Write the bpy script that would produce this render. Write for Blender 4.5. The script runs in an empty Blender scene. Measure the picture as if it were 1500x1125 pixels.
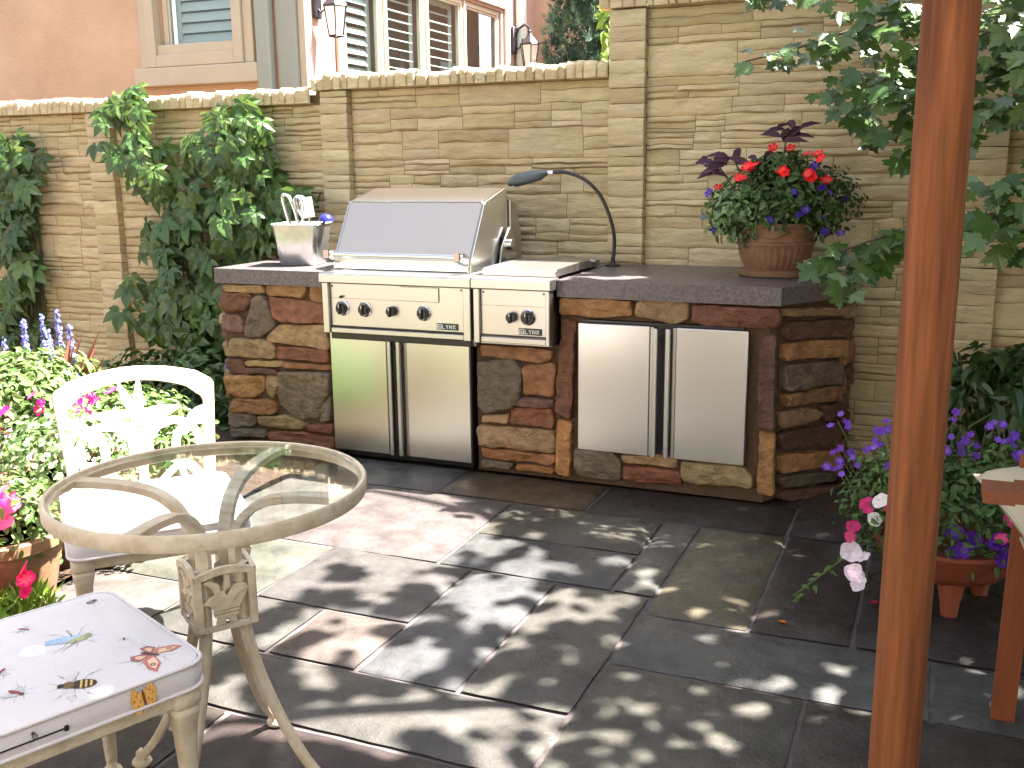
import bpy, math, random
import numpy as np
from mathutils import Vector, Matrix, noise

# ------------------------------------------------------------------ camera, sky, sun, exposure
SC = bpy.context.scene
COL = SC.collection
cam = bpy.data.cameras.new('camera'); cam_ob = bpy.data.objects.new('camera', cam); COL.objects.link(cam_ob)
cam.sensor_width = 36.0; cam.lens = 36.0 * 1479.87 / 1500.0
cam.clip_start = 0.02; cam.clip_end = 500
_p, _r, _y = .2105, -.0105, .4019
fwd = Vector((-math.sin(_y)*math.cos(_p), math.cos(_y)*math.cos(_p), -math.sin(_p)))
rgt = Vector((math.cos(_y), math.sin(_y), 0)); up = rgt.cross(fwd)
r2 = rgt*math.cos(_r) + up*math.sin(_r); u2 = up*math.cos(_r) - rgt*math.sin(_r)
m = Matrix((r2, u2, -fwd)).transposed().to_4x4(); m.translation = Vector((0, 0, 1.3907))
cam_ob.matrix_world = m
SC.camera = cam_ob

SUN_DIR = Vector((.50, .34, 1.0)).normalized()          # towards the sun
sun = bpy.data.lights.new('sun', 'SUN'); sun.energy = 5.0; sun.angle = math.radians(.55); sun.color = (1, .95, .87)
sun_ob = bpy.data.objects.new('sun', sun); COL.objects.link(sun_ob)
sun_ob.rotation_euler = SUN_DIR.to_track_quat('Z', 'Y').to_euler()
world = bpy.data.worlds.new('World'); SC.world = world; world.use_nodes = True
wn = world.node_tree.nodes; wl = world.node_tree.links
sky = wn.new('ShaderNodeTexSky'); sky.sky_type = 'NISHITA'; sky.sun_disc = False
sky.sun_elevation = math.asin(SUN_DIR.z); sky.sun_rotation = math.atan2(SUN_DIR.x, SUN_DIR.y)
sky.dust_density = 4.0; sky.ozone_density = .6
hz = wn.new('ShaderNodeHueSaturation'); hz.inputs['Saturation'].default_value = .55; wl.new(sky.outputs[0], hz.inputs['Color'])
wl.new(hz.outputs[0], wn['Background'].inputs[0]); wn['Background'].inputs[1].default_value = .053
SC.view_settings.view_transform = 'Standard'; SC.view_settings.look = 'None'
SC.view_settings.exposure = 3.35; SC.view_settings.gamma = 1
SC.cycles.max_bounces = 8; SC.cycles.transparent_max_bounces = 16
SC.cycles.caustics_reflective = False; SC.cycles.caustics_refractive = False

R = random.Random(11)
rng = np.random.default_rng(7)
PI = math.pi

# ------------------------------------------------------------------ materials
def s2l(c):
    return tuple((v/12.92 if v <= .04045 else ((v+.055)/1.055)**2.4) for v in c)
def mat(name, col=(.5,.5,.5), rough=.6, metal=0.0, var=.0, vscale=8.0, bump=0.0, bscale=60.0, attr=False,
        col2=None, spec=.5, rvar=0.0, trans=0.0, stretch=(1,1,1), bump2=0.0, b2scale=8.0, detail=6.0, coat=0.0, emit=0.0):
    M = bpy.data.materials.new(name); M.use_nodes = True
    N, L = M.node_tree.nodes, M.node_tree.links
    P = N['Principled BSDF']; P.inputs['Roughness'].default_value = rough; P.inputs['Metallic'].default_value = metal
    P.inputs['Specular IOR Level'].default_value = spec; P.inputs['Coat Weight'].default_value = coat
    tc = N.new('ShaderNodeTexCoord'); mp = N.new('ShaderNodeMapping'); mp.inputs['Scale'].default_value = stretch
    L.new(tc.outputs['Object'], mp.inputs[0])
    def nz(scale, det=detail):
        t = N.new('ShaderNodeTexNoise'); t.inputs['Scale'].default_value = scale; t.inputs['Detail'].default_value = det
        t.inputs['Roughness'].default_value = .62; L.new(mp.outputs[0], t.inputs['Vector']); return t
    if attr:
        a = N.new('ShaderNodeVertexColor'); a.layer_name = 'Col'; base = a.outputs['Color']
    else:
        q = N.new('ShaderNodeRGB'); q.outputs[0].default_value = (*col, 1); base = q.outputs[0]
    n1 = nz(vscale)
    if col2 is not None:
        mx = N.new('ShaderNodeMix'); mx.data_type = 'RGBA'
        cr = N.new('ShaderNodeMapRange'); cr.inputs[1].default_value = .4; cr.inputs[2].default_value = .65
        L.new(n1.outputs['Fac'], cr.inputs[0]); L.new(cr.outputs[0], mx.inputs[0])
        L.new(base, mx.inputs[6]); mx.inputs[7].default_value = (*col2, 1); base = mx.outputs[2]
    if var > 0:
        n2 = nz(vscale*2.3)
        hs = N.new('ShaderNodeHueSaturation')
        mr = N.new('ShaderNodeMapRange'); mr.inputs[1].default_value = .3; mr.inputs[2].default_value = .7
        mr.inputs[3].default_value = 1-var; mr.inputs[4].default_value = 1+var
        L.new(n2.outputs['Fac'], mr.inputs[0]); L.new(mr.outputs[0], hs.inputs['Value']); L.new(base, hs.inputs['Color']); base = hs.outputs[0]
    L.new(base, P.inputs['Base Color'])
    if rvar > 0:
        mr = N.new('ShaderNodeMapRange'); mr.inputs[1].default_value = .35; mr.inputs[2].default_value = .65
        mr.inputs[3].default_value = max(.03, rough-rvar); mr.inputs[4].default_value = min(1, rough+rvar)
        L.new(nz(vscale*1.4).outputs['Fac'], mr.inputs[0]); L.new(mr.outputs[0], P.inputs['Roughness'])
    last = None
    for s, sc_ in ((bump, bscale), (bump2, b2scale)):
        if s > 0:
            b = N.new('ShaderNodeBump'); b.inputs['Strength'].default_value = 1.0; b.inputs['Distance'].default_value = s
            L.new(nz(sc_).outputs['Fac'], b.inputs['Height'])
            if last: L.new(last.outputs[0], b.inputs['Normal'])
            last = b
    if last: L.new(last.outputs[0], P.inputs['Normal'])
    if trans > 0:
        tr = N.new('ShaderNodeBsdfTranslucent'); ms = N.new('ShaderNodeMixShader'); ms.inputs[0].default_value = trans
        h2 = N.new('ShaderNodeHueSaturation'); h2.inputs['Value'].default_value = 2.2; h2.inputs['Hue'].default_value = .47
        L.new(base, h2.inputs['Color']); L.new(h2.outputs[0], tr.inputs['Color'])
        L.new(P.outputs[0], ms.inputs[1]); L.new(tr.outputs[0], ms.inputs[2])
        L.new(ms.outputs[0], N['Material Output'].inputs[0])
    if emit > 0:
        L.new(base, P.inputs['Emission Color']); P.inputs['Emission Strength'].default_value = emit
    return M

def steel(name, col=(.66,.63,.58), rough=.30, stretch=(1,1,60), amt=.0, rv=.03):
    M = mat(name, col, rough, 1.0, var=.0, vscale=3, bump=amt, bscale=10, stretch=stretch, rvar=rv)
    return M

M_wall   = mat('cast_stone', s2l((.74,.66,.51)), .9, var=.13, vscale=5, bump=.006, bscale=38, col2=s2l((.67,.58,.44)), bump2=.003, b2scale=120, attr=False)
M_wallA  = mat('cast_stone_blocks', (.5,.4,.3), .92, var=.12, vscale=5, bump=.014, bscale=16, attr=True, bump2=.005, b2scale=70, stretch=(.8,1,2.4))
M_joint  = mat('recessed_joint', s2l((.50,.41,.29)), .95, var=.2, vscale=9)
M_stucco = mat('orange_stucco', s2l((.82,.69,.58)), .95, var=.07, vscale=1.3, bump=.008, bscale=45, col2=s2l((.79,.65,.54)))
M_cream  = mat('cream_stucco', s2l((.82,.79,.74)), .95, var=.05, vscale=2, bump=.003, bscale=90)
M_stucco2= mat('lit_side_stucco', s2l((.74,.62,.58)), .95, var=.05, vscale=2, bump=.003, bscale=90)  # same stucco; the pinkish light on this facade is put into its colour
M_trim   = mat('tan_trim', s2l((.76,.71,.62)), .8, var=.04, vscale=3, bump=.001, bscale=70)
M_frame  = mat('window_frame_paint', s2l((.80,.76,.68)), .5, var=.03)
M_shut   = mat('shutter_white', s2l((.80,.84,.82)), .5, var=.02)
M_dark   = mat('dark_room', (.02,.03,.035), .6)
M_spout  = mat('downspout_paint', s2l((.60,.62,.58)), .45, var=.04)
M_patio  = mat('slate', (.1,.1,.1), .40, var=.38, vscale=3.6, bump=.006, bscale=18, attr=True, rvar=.20, bump2=.002, b2scale=120, spec=.26)
M_mortar = mat('patio_mortar', s2l((.33,.30,.30)), .8, var=.3, vscale=14, bump=.004, bscale=70)
M_soil   = mat('soil', s2l((.25,.18,.13)), .95, var=.4, vscale=20, bump=.02, bscale=40)
M_gran   = mat('grey_granite', s2l((.31,.29,.30)), .33, var=.38, vscale=70, bump=.0006, bscale=150, rvar=.08, col2=s2l((.42,.38,.38)), detail=3)
M_grout  = mat('grout_line', s2l((.55,.50,.50)), .8)
M_fstone = mat('field_stone', (.3,.2,.1), .60, var=.42, vscale=9, bump=.028, bscale=13, attr=True, bump2=.007, b2scale=60, rvar=.12, stretch=(1,1,1.6))
M_brmort = mat('brown_mortar', s2l((.33,.25,.18)), .9, var=.3, vscale=20, bump=.008, bscale=50)
M_steel  = steel('brushed_steel_vertical', (.64,.63,.60), .28, stretch=(5,5,.5), rv=0)
M_steelh = steel('brushed_steel_horizontal', (.53,.525,.50), .33, stretch=(.5,5,5), rv=0)
M_hood   = steel('brushed_steel_hood', (.56,.49,.42), .30, stretch=(.5,5,5), rv=0)
M_chrome = mat('polished_steel', (.72,.72,.72), .14, 1.0)
M_endcap = mat('hood_side_steel', (.74,.73,.71), .24, 1.0)
M_blackp = mat('black_plastic', (.012,.012,.013), .28)
M_black  = mat('black_powder_coat', (.02,.02,.022), .4, var=.1)
M_white  = mat('white_enamel', (.8,.8,.8), .4)
M_badge  = mat('badge_green_black', (.02,.035,.025), .4)
M_lampg  = mat('lamp_housing_grey', s2l((.32,.36,.37)), .4, var=.08)
M_galv   = mat('galvanised_steel', (.70,.72,.71), .30, .95, var=.10, vscale=12, col2=(.58,.62,.60), bump=.0008, bscale=30)
M_blue   = mat('blue_enamel', s2l((.16,.17,.55)), .25)
M_terra  = mat('terracotta', s2l((.52,.39,.28)), .75, var=.16, vscale=7, bump=.002, bscale=70, col2=s2l((.43,.31,.23)))
M_terra2 = mat('red_terracotta', s2l((.50,.25,.15)), .75, var=.16, vscale=7, bump=.002, bscale=70)
M_cast   = mat('cream_cast_aluminium', s2l((.80,.75,.67)), .5, var=.10, vscale=18, bump=.0016, bscale=80, col2=s2l((.71,.65,.55)), rvar=.10)
M_cush   = mat('cushion_cloth', s2l((.82,.80,.81)), .85, var=.025, vscale=6, bump=.0006, bscale=320, bump2=.006, b2scale=5)
M_pillow = mat('cream_cloth', s2l((.70,.66,.56)), .85, var=.03, vscale=6, bump=.0006, bscale=320, bump2=.008, b2scale=5)
M_print  = mat('printed_ink', (.5,.5,.5), .85, attr=True, var=.35, vscale=120)
M_pole   = mat('stained_wood', s2l((.54,.33,.20)), .68, var=.38, vscale=2.6, bump=.0012, bscale=9, stretch=(9,9,.45), col2=s2l((.41,.24,.14)), spec=.2, rvar=.08, bump2=.0006, b2scale=30)
M_wood   = mat('teak_wood', s2l((.50,.27,.14)), .5, var=.2, vscale=4, bump=.0008, bscale=12, stretch=(8,8,.8))
M_bark   = mat('bark', s2l((.32,.27,.22)), .9, var=.3, vscale=14, bump=.012, bscale=30, stretch=(1,1,.3))
M_stem   = mat('green_stem', s2l((.30,.33,.17)), .7, var=.2)
M_leaf   = mat('glossy_leaf', (.05,.1,.03), .36, attr=True, trans=.22, spec=.55)
M_leafm  = mat('matte_leaf', (.05,.1,.03), .55, attr=True, trans=.18, spec=.4)
M_petal  = mat('petal', (.5,.1,.3), .6, attr=True, trans=.35, spec=.3)
M_iron   = mat('dark_iron', s2l((.20,.19,.21)), .45, .6, var=.15)
M_lglass = mat('seeded_lantern_glass', s2l((.86,.86,.84)), .2, trans=.4)

def glass_mat(name, tint=(.93,.97,.95), refl=1.0):
    M = bpy.data.materials.new(name); M.use_nodes = True; N, L = M.node_tree.nodes, M.node_tree.links
    N.remove(N['Principled BSDF'])
    t = N.new('ShaderNodeBsdfTransparent'); t.inputs[0].default_value = (*tint, 1)
    g = N.new('ShaderNodeBsdfGlossy'); g.inputs['Roughness'].default_value = .02
    f = N.new('ShaderNodeLayerWeight'); f.inputs['Blend'].default_value = .5
    pw = N.new('ShaderNodeMath'); pw.operation = 'POWER'; pw.inputs[1].default_value = 5; L.new(f.outputs['Facing'], pw.inputs[0])
    mm = N.new('ShaderNodeMath'); mm.operation = 'MULTIPLY_ADD'; mm.inputs[1].default_value = .9*refl; mm.inputs[2].default_value = .045*refl; mm.use_clamp = True
    L.new(pw.outputs[0], mm.inputs[0])
    ms = N.new('ShaderNodeMixShader'); L.new(mm.outputs[0], ms.inputs[0]); L.new(t.outputs[0], ms.inputs[1]); L.new(g.outputs[0], ms.inputs[2])
    L.new(ms.outputs[0], N['Material Output'].inputs[0]); return M
M_glass = glass_mat('table_glass', (.975,.99,.985), .8)
M_pane  = glass_mat('window_glass', (.75,.82,.82), 1.8)

# ------------------------------------------------------------------ mesh helpers
class B:
    def __init__(s): s.v = []; s.f = []; s.c = []; s.cur = (1,1,1)
    def add(s, vs, fs, col=None):
        o = len(s.v); s.v.extend([tuple(v) for v in vs])
        c = col or s.cur
        for f in fs: s.f.append(tuple(i+o for i in f)); s.c.append(c)
    def box(s, x0,x1,y0,y1,z0,z1, bev=0.0, col=None, mtx=None):
        if bev > 0:
            b = bev
            vs = []
            for sx,X in ((1,x0),(-1,x1)):
                for sy,Y in ((1,y0),(-1,y1)):
                    for sz,Z in ((1,z0),(-1,z1)):
                        vs += [(X, Y+sy*b, Z+sz*b), (X+sx*b, Y, Z+sz*b), (X+sx*b, Y+sy*b, Z)]
            I = lambda a,c_,d,k: ((a*2+c_)*2+d)*3+k
            fs = []
            for a in (0,1):
                q=[I(a,0,0,0),I(a,0,1,0),I(a,1,1,0),I(a,1,0,0)]; fs.append(q if a==0 else q[::-1])
                q=[I(0,a,0,1),I(1,a,0,1),I(1,a,1,1),I(0,a,1,1)]; fs.append(q if a==0 else q[::-1])
                q=[I(0,0,a,2),I(0,1,a,2),I(1,1,a,2),I(1,0,a,2)]; fs.append(q if a==0 else q[::-1])
            for a in (0,1):
                for c_ in (0,1):
                    fs.append([I(a,c_,0,0),I(a,c_,0,1),I(a,c_,1,1),I(a,c_,1,0)])
                    fs.append([I(a,0,c_,0),I(a,0,c_,2),I(a,1,c_,2),I(a,1,c_,0)])
                    fs.append([I(0,a,c_,1),I(0,a,c_,2),I(1,a,c_,2),I(1,a,c_,1)])
                    for d in (0,1): fs.append([I(a,c_,d,0),I(a,c_,d,1),I(a,c_,d,2)])
        else:
            vs = [(x,y,z) for x in (x0,x1) for y in (y0,y1) for z in (z0,z1)]
            fs = [(0,1,3,2),(4,6,7,5),(0,4,5,1),(2,3,7,6),(0,2,6,4),(1,5,7,3)]
        if mtx is not None: vs = [mtx @ Vector(v) for v in vs]
        s.add(vs, fs, col); return s
    def tube(s, pts, rad, n=10, cap=True, col=None, sq=1.0):
        pts = [Vector(p) for p in pts]
        if not isinstance(rad, (list,tuple)): rad = [rad]*len(pts)
        vs = []; prev = None
        for i, p in enumerate(pts):
            t = (pts[min(i+1,len(pts)-1)] - pts[max(i-1,0)])
            if t.length < 1e-9: t = Vector((0,0,1))
            t.normalize()
            if prev is None:
                a = t.orthogonal().normalized()
                if abs(t.z) < .9: a = t.cross(Vector((0,0,1))).normalized()
            else:
                a = prev - t*prev.dot(t)
                a = a.normalized() if a.length > 1e-6 else t.orthogonal().normalized()
            prev = a; b = t.cross(a)
            for k in range(n):
                an = 2*PI*k/n
                vs.append(p + a*math.cos(an)*rad[i] + b*math.sin(an)*rad[i]*sq)
        fs = []
        for i in range(len(pts)-1):
            for k in range(n):
                fs.append((i*n+k, i*n+(k+1)%n, (i+1)*n+(k+1)%n, (i+1)*n+k))
        if cap: fs.append(tuple(range(n))[::-1]); fs.append(tuple((len(pts)-1)*n+k for k in range(n)))
        s.add(vs, fs, col); return s
    def lathe(s, prof, c=(0,0,0), n=32, mtx=None, col=None, flute=None, cap=True):
        vs = []; c = Vector(c)
        for j,(r,z) in enumerate(prof):
            for k in range(n):
                a = 2*PI*k/n; rr = r*(flute(a,z) if flute else 1)
                v = Vector((rr*math.cos(a), rr*math.sin(a), z))
                if mtx is not None: v = mtx @ v
                vs.append(v + c)
        fs = []
        for j in range(len(prof)-1):
            for k in range(n): fs.append((j*n+k, j*n+(k+1)%n, (j+1)*n+(k+1)%n, (j+1)*n+k))
        if cap and prof[0][0] > 1e-4: fs.append(tuple(range(n))[::-1])
        if cap and prof[-1][0] > 1e-4: fs.append(tuple((len(prof)-1)*n+k for k in range(n)))
        s.add(vs, fs, col); return s
    def prism(s, poly, d, fr, col=None, bev=0.0):
        """poly in (u,v); fr = (origin,U,V,N); extruded along N by d"""
        o,U,V,Nn = [Vector(q) for q in fr]; n = len(poly)
        ring = lambda k,h,: [o + U*p[0] + V*p[1] + Nn*h for p in k]
        if bev > 0:
            cx = sum(p[0] for p in poly)/n; cy = sum(p[1] for p in poly)/n
            ins = []
            for p in poly:
                L_ = math.hypot(p[0]-cx,p[1]-cy) or 1; ins.append((p[0]-(p[0]-cx)/L_*bev, p[1]-(p[1]-cy)/L_*bev))
            rings = [ring(poly,0), ring(poly,d-bev), ring(ins,d)]
        else: rings = [ring(poly,0), ring(poly,d)]
        vs = [v for r_ in rings for v in r_]; fs = []
        for j in range(len(rings)-1):
            for k in range(n): fs.append((j*n+k, j*n+(k+1)%n, (j+1)*n+(k+1)%n, (j+1)*n+k))
        fs.append(tuple(range(n))[::-1]); fs.append(tuple((len(rings)-1)*n+k for k in range(n)))
        s.add(vs, fs, col); return s
    def grid(s, nu, nv, fn, col=None, flip=False):
        vs = [fn(i/nu, j/nv) for j in range(nv+1) for i in range(nu+1)]
        w = nu+1; fs = [(j*w+i, j*w+i+1, (j+1)*w+i+1, (j+1)*w+i) for j in range(nv) for i in range(nu)]
        if flip: fs = [f[::-1] for f in fs]
        s.add(vs, fs, col); return s
    def xf(s, mtx):
        s.v = [tuple(mtx @ Vector(v)) for v in s.v]; return s
    def build_each(s, name, m, parent=None, smooth=False, angle=40):
        par = list(range(len(s.v)))
        def fd(a):
            while par[a] != a: par[a] = par[par[a]]; a = par[a]
            return a
        for f in s.f:
            for i in f[1:]: par[fd(i)] = fd(f[0])
        grp = {}
        for f, c in zip(s.f, s.c): grp.setdefault(fd(f[0]), []).append((f, c))
        for fl in grp.values():
            q = B(); ids = sorted({i for f,_ in fl for i in f}); mp = {i:k for k,i in enumerate(ids)}
            q.v = [s.v[i] for i in ids]; q.f = [tuple(mp[i] for i in f) for f,_ in fl]; q.c = [c for _,c in fl]
            q.build(name, m, parent, smooth, angle)
    def build(s, name, m, parent=None, smooth=False, angle=40, loc=None):
        me = bpy.data.meshes.new(name); me.from_pydata(s.v, [], s.f); me.materials.append(m)
        if m.node_tree.nodes.get('Color Attribute') or any(n.bl_idname == 'ShaderNodeVertexColor' for n in m.node_tree.nodes):
            ca = me.color_attributes.new('Col', 'FLOAT_COLOR', 'CORNER')
            cnt = np.array([len(f) for f in s.f]); cc = np.array([(*c[:3],1.0) for c in s.c])
            ca.data.foreach_set('color', np.repeat(cc, cnt, axis=0).astype(np.float32).ravel())
        if smooth:
            me.polygons.foreach_set('use_smooth', [True]*len(me.polygons))
            if angle < 180: me.set_sharp_from_angle(angle=math.radians(angle))
        me.update()
        o = bpy.data.objects.new(name, me); COL.objects.link(o)
        if loc is not None: o.location = loc
        if parent is not None: o.parent = parent
        return o

def tag(o, label=None, cat=None, group=None, kind=None):
    if label: o['label'] = label
    if cat: o['category'] = cat
    if group: o['group'] = group
    if kind: o['kind'] = kind
    return o
def thing(name, label, cat, loc=(0,0,0), rz=0, group=None):
    o = bpy.data.objects.new(name, None); COL.objects.link(o); o.location = loc; o.rotation_euler = (0,0,rz)
    o.empty_display_size = .1
    return tag(o, label, cat, group)
def jit(c, a=.15, r=R):
    k = 1 + r.uniform(-a, a); return tuple(max(0, min(1, v*k*(1+r.uniform(-a*.3, a*.3)))) for v in c)
def nz3(x, y, z, s=1.0): return noise.noise(Vector((x*s, y*s, z*s)))

# leaf templates: verts in leaf space (x across, y along from stalk, z up), faces
def T_oval(w=.5, fold=.12, curl=.15):
    ys = (0,.3,.65,1); ws = (.06,.5,.42,.0)
    vs = [(0,0,0),(-w*.42,.28,fold*.8),(w*.42,.28,fold*.8),(0,.3,0),(-w*.40,.62,fold*.7-curl*.3),(w*.40,.62,fold*.7-curl*.3),(0,.65,-curl*.4),(0,1,-curl)]
    return vs, [(0,3,1),(0,2,3),(1,3,6,4),(3,2,5,6),(4,6,7),(6,5,7)]
def T_fan():      # palmate leaf of five leaflets (creeper)
    vs = []; fs = []
    for a,l in ((-105,.62),(-52,.9),(0,1.0),(52,.9),(105,.62)):
        v,f = T_oval(.62, .10, .30); o = len(vs); a = math.radians(a)
        for x,y,z in v:
            x*=l; y=y*l+.05; z*=l
            vs.append((x*math.cos(a)+y*math.sin(a), -x*math.sin(a)+y*math.cos(a), z))
        fs += [tuple(i+o for i in q) for q in f]
    return vs, fs
def T_maple():
    pts = []
    half = [(0,.0),(.16,-.06),(.30,.02),(.50,.05),(.40,.18),(.62,.30),(.80,.42),(.60,.46),(.62,.60),(.40,.56),(.26,.52),(.30,.72),(.16,.78),(0,1.05)]
    L_ = [(x,y) for x,y in half]; Rr = [(-x,y) for x,y in half[1:-1]][::-1]
    out = L_ + Rr; vs = [(0,.32,.0)] + [(x, y, .12*abs(x) - .22*max(0,y-.3)**2 - .10*x*x) for x,y in out]
    n = len(out); return vs, [(0, 1+i, 1+(i+1)%n) for i in range(n)]
def T_flower5(cup=.25):
    vs = [(0,0,0)]; fs = []
    for k in range(5):
        a = 2*PI*k/5; o = len(vs)
        for da,r,z in ((-.42,.45,cup*.4),(-.5,.85,cup),(0,1.0,cup*1.05),(.5,.85,cup),(.42,.45,cup*.4)):
            vs.append((r*math.cos(a+da), r*math.sin(a+da), z))
        fs += [(0,o,o+1),(0,o+1,o+2),(0,o+2,o+3),(0,o+3,o+4)]
    return vs, fs
def T_petunia():
    vs = [(0,0,0)]; fs = []; n = 25
    for k in range(n):
        a = 2*PI*k/n; r = .93+.09*math.cos(5*a); vs.append((.45*math.cos(a), .45*math.sin(a), .30)); 
    for k in range(n):
        a = 2*PI*k/n; r = .90+.12*abs(math.cos(2.5*a)); vs.append((r*math.cos(a), r*math.sin(a), .36+.07*math.sin(7*a)))
    for k in range(n): fs += [(0,1+k,1+(k+1)%n), (1+k,1+n+k,1+n+(k+1)%n,1+(k+1)%n)]
    return vs, fs
def T_spray():    # noqa    # juniper spray: a few thin blades
    vs=[];fs=[]
    for a,l in ((-35,.6),(-15,.85),(0,1),(18,.8),(38,.55),(70,.35),(-70,.35)):
        a=math.radians(a);o=len(vs);w=.035
        for x,y in ((-w,.0),(w,.0),(w*.8,l*.6),(0,l),(-w*.8,l*.6)):
            vs.append((x*math.cos(a)+y*math.sin(a),-x*math.sin(a)+y*math.cos(a),.12*math.sin(a*3)*y))
        fs.append(tuple(range(o,o+5)))
    return vs,fs
class Leaves:
    """many copies of one small template gathered in one mesh"""
    def __init__(s, T): s.tv = np.array(T[0], float); s.tf = T[1]; s.P=[]; s.A=[]; s.S=[]; s.C=[]
    def add(s, p, nrm, tip, size, col):
        s.P.append(tuple(p)); s.A.append((tuple(nrm), tuple(tip))); s.S.append(size); s.C.append(col)
    def build_each(s, name, m, parent=None, smooth=False, angle=40):
        par = list(range(len(s.v)))
        def fd(a):
            while par[a] != a: par[a] = par[par[a]]; a = par[a]
            return a
        for f in s.f:
            for i in f[1:]: par[fd(i)] = fd(f[0])
        grp = {}
        for f, c in zip(s.f, s.c): grp.setdefault(fd(f[0]), []).append((f, c))
        for fl in grp.values():
            q = B(); ids = sorted({i for f,_ in fl for i in f}); mp = {i:k for k,i in enumerate(ids)}
            q.v = [s.v[i] for i in ids]; q.f = [tuple(mp[i] for i in f) for f,_ in fl]; q.c = [c for _,c in fl]
            q.build(name, m, parent, smooth, angle)
    def build(s, name, m, parent=None, smooth=False):
        n = len(s.P); nv = len(s.tv)
        N = np.array([a[0] for a in s.A], float); T = np.array([a[1] for a in s.A], float)
        N /= np.linalg.norm(N,axis=1,keepdims=True)+1e-9
        T = T - N*(T*N).sum(1,keepdims=True); T /= np.linalg.norm(T,axis=1,keepdims=True)+1e-9
        X = np.cross(T,N)
        S = np.array(s.S)[:,None,None]; P = np.array(s.P)[:,None,:]
        V = P + S*(s.tv[None,:,0:1]*X[:,None,:] + s.tv[None,:,1:2]*T[:,None,:] + s.tv[None,:,2:3]*N[:,None,:])
        faces = [tuple(i+k*nv for i in f) for k in range(n) for f in s.tf]
        me = bpy.data.meshes.new(name); me.from_pydata(V.reshape(-1,3).tolist(), [], faces); me.materials.append(m)
        ca = me.color_attributes.new('Col', 'FLOAT_COLOR', 'CORNER')
        per = sum(len(f) for f in s.tf); cc = np.c_[np.array(s.C,float)[:,:3], np.ones(n)]
        ca.data.foreach_set('color', np.repeat(cc, per, axis=0).astype(np.float32).ravel())
        me.update(); o = bpy.data.objects.new(name, me); COL.objects.link(o)
        if parent is not None: o.parent = parent
        return o
def rdir(up=0.0):
    while True:
        v = Vector((R.uniform(-1,1),R.uniform(-1,1),R.uniform(-1,1)))
        if .1 < v.length < 1: return (v.normalized() + Vector((0,0,up))).normalized()

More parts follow.
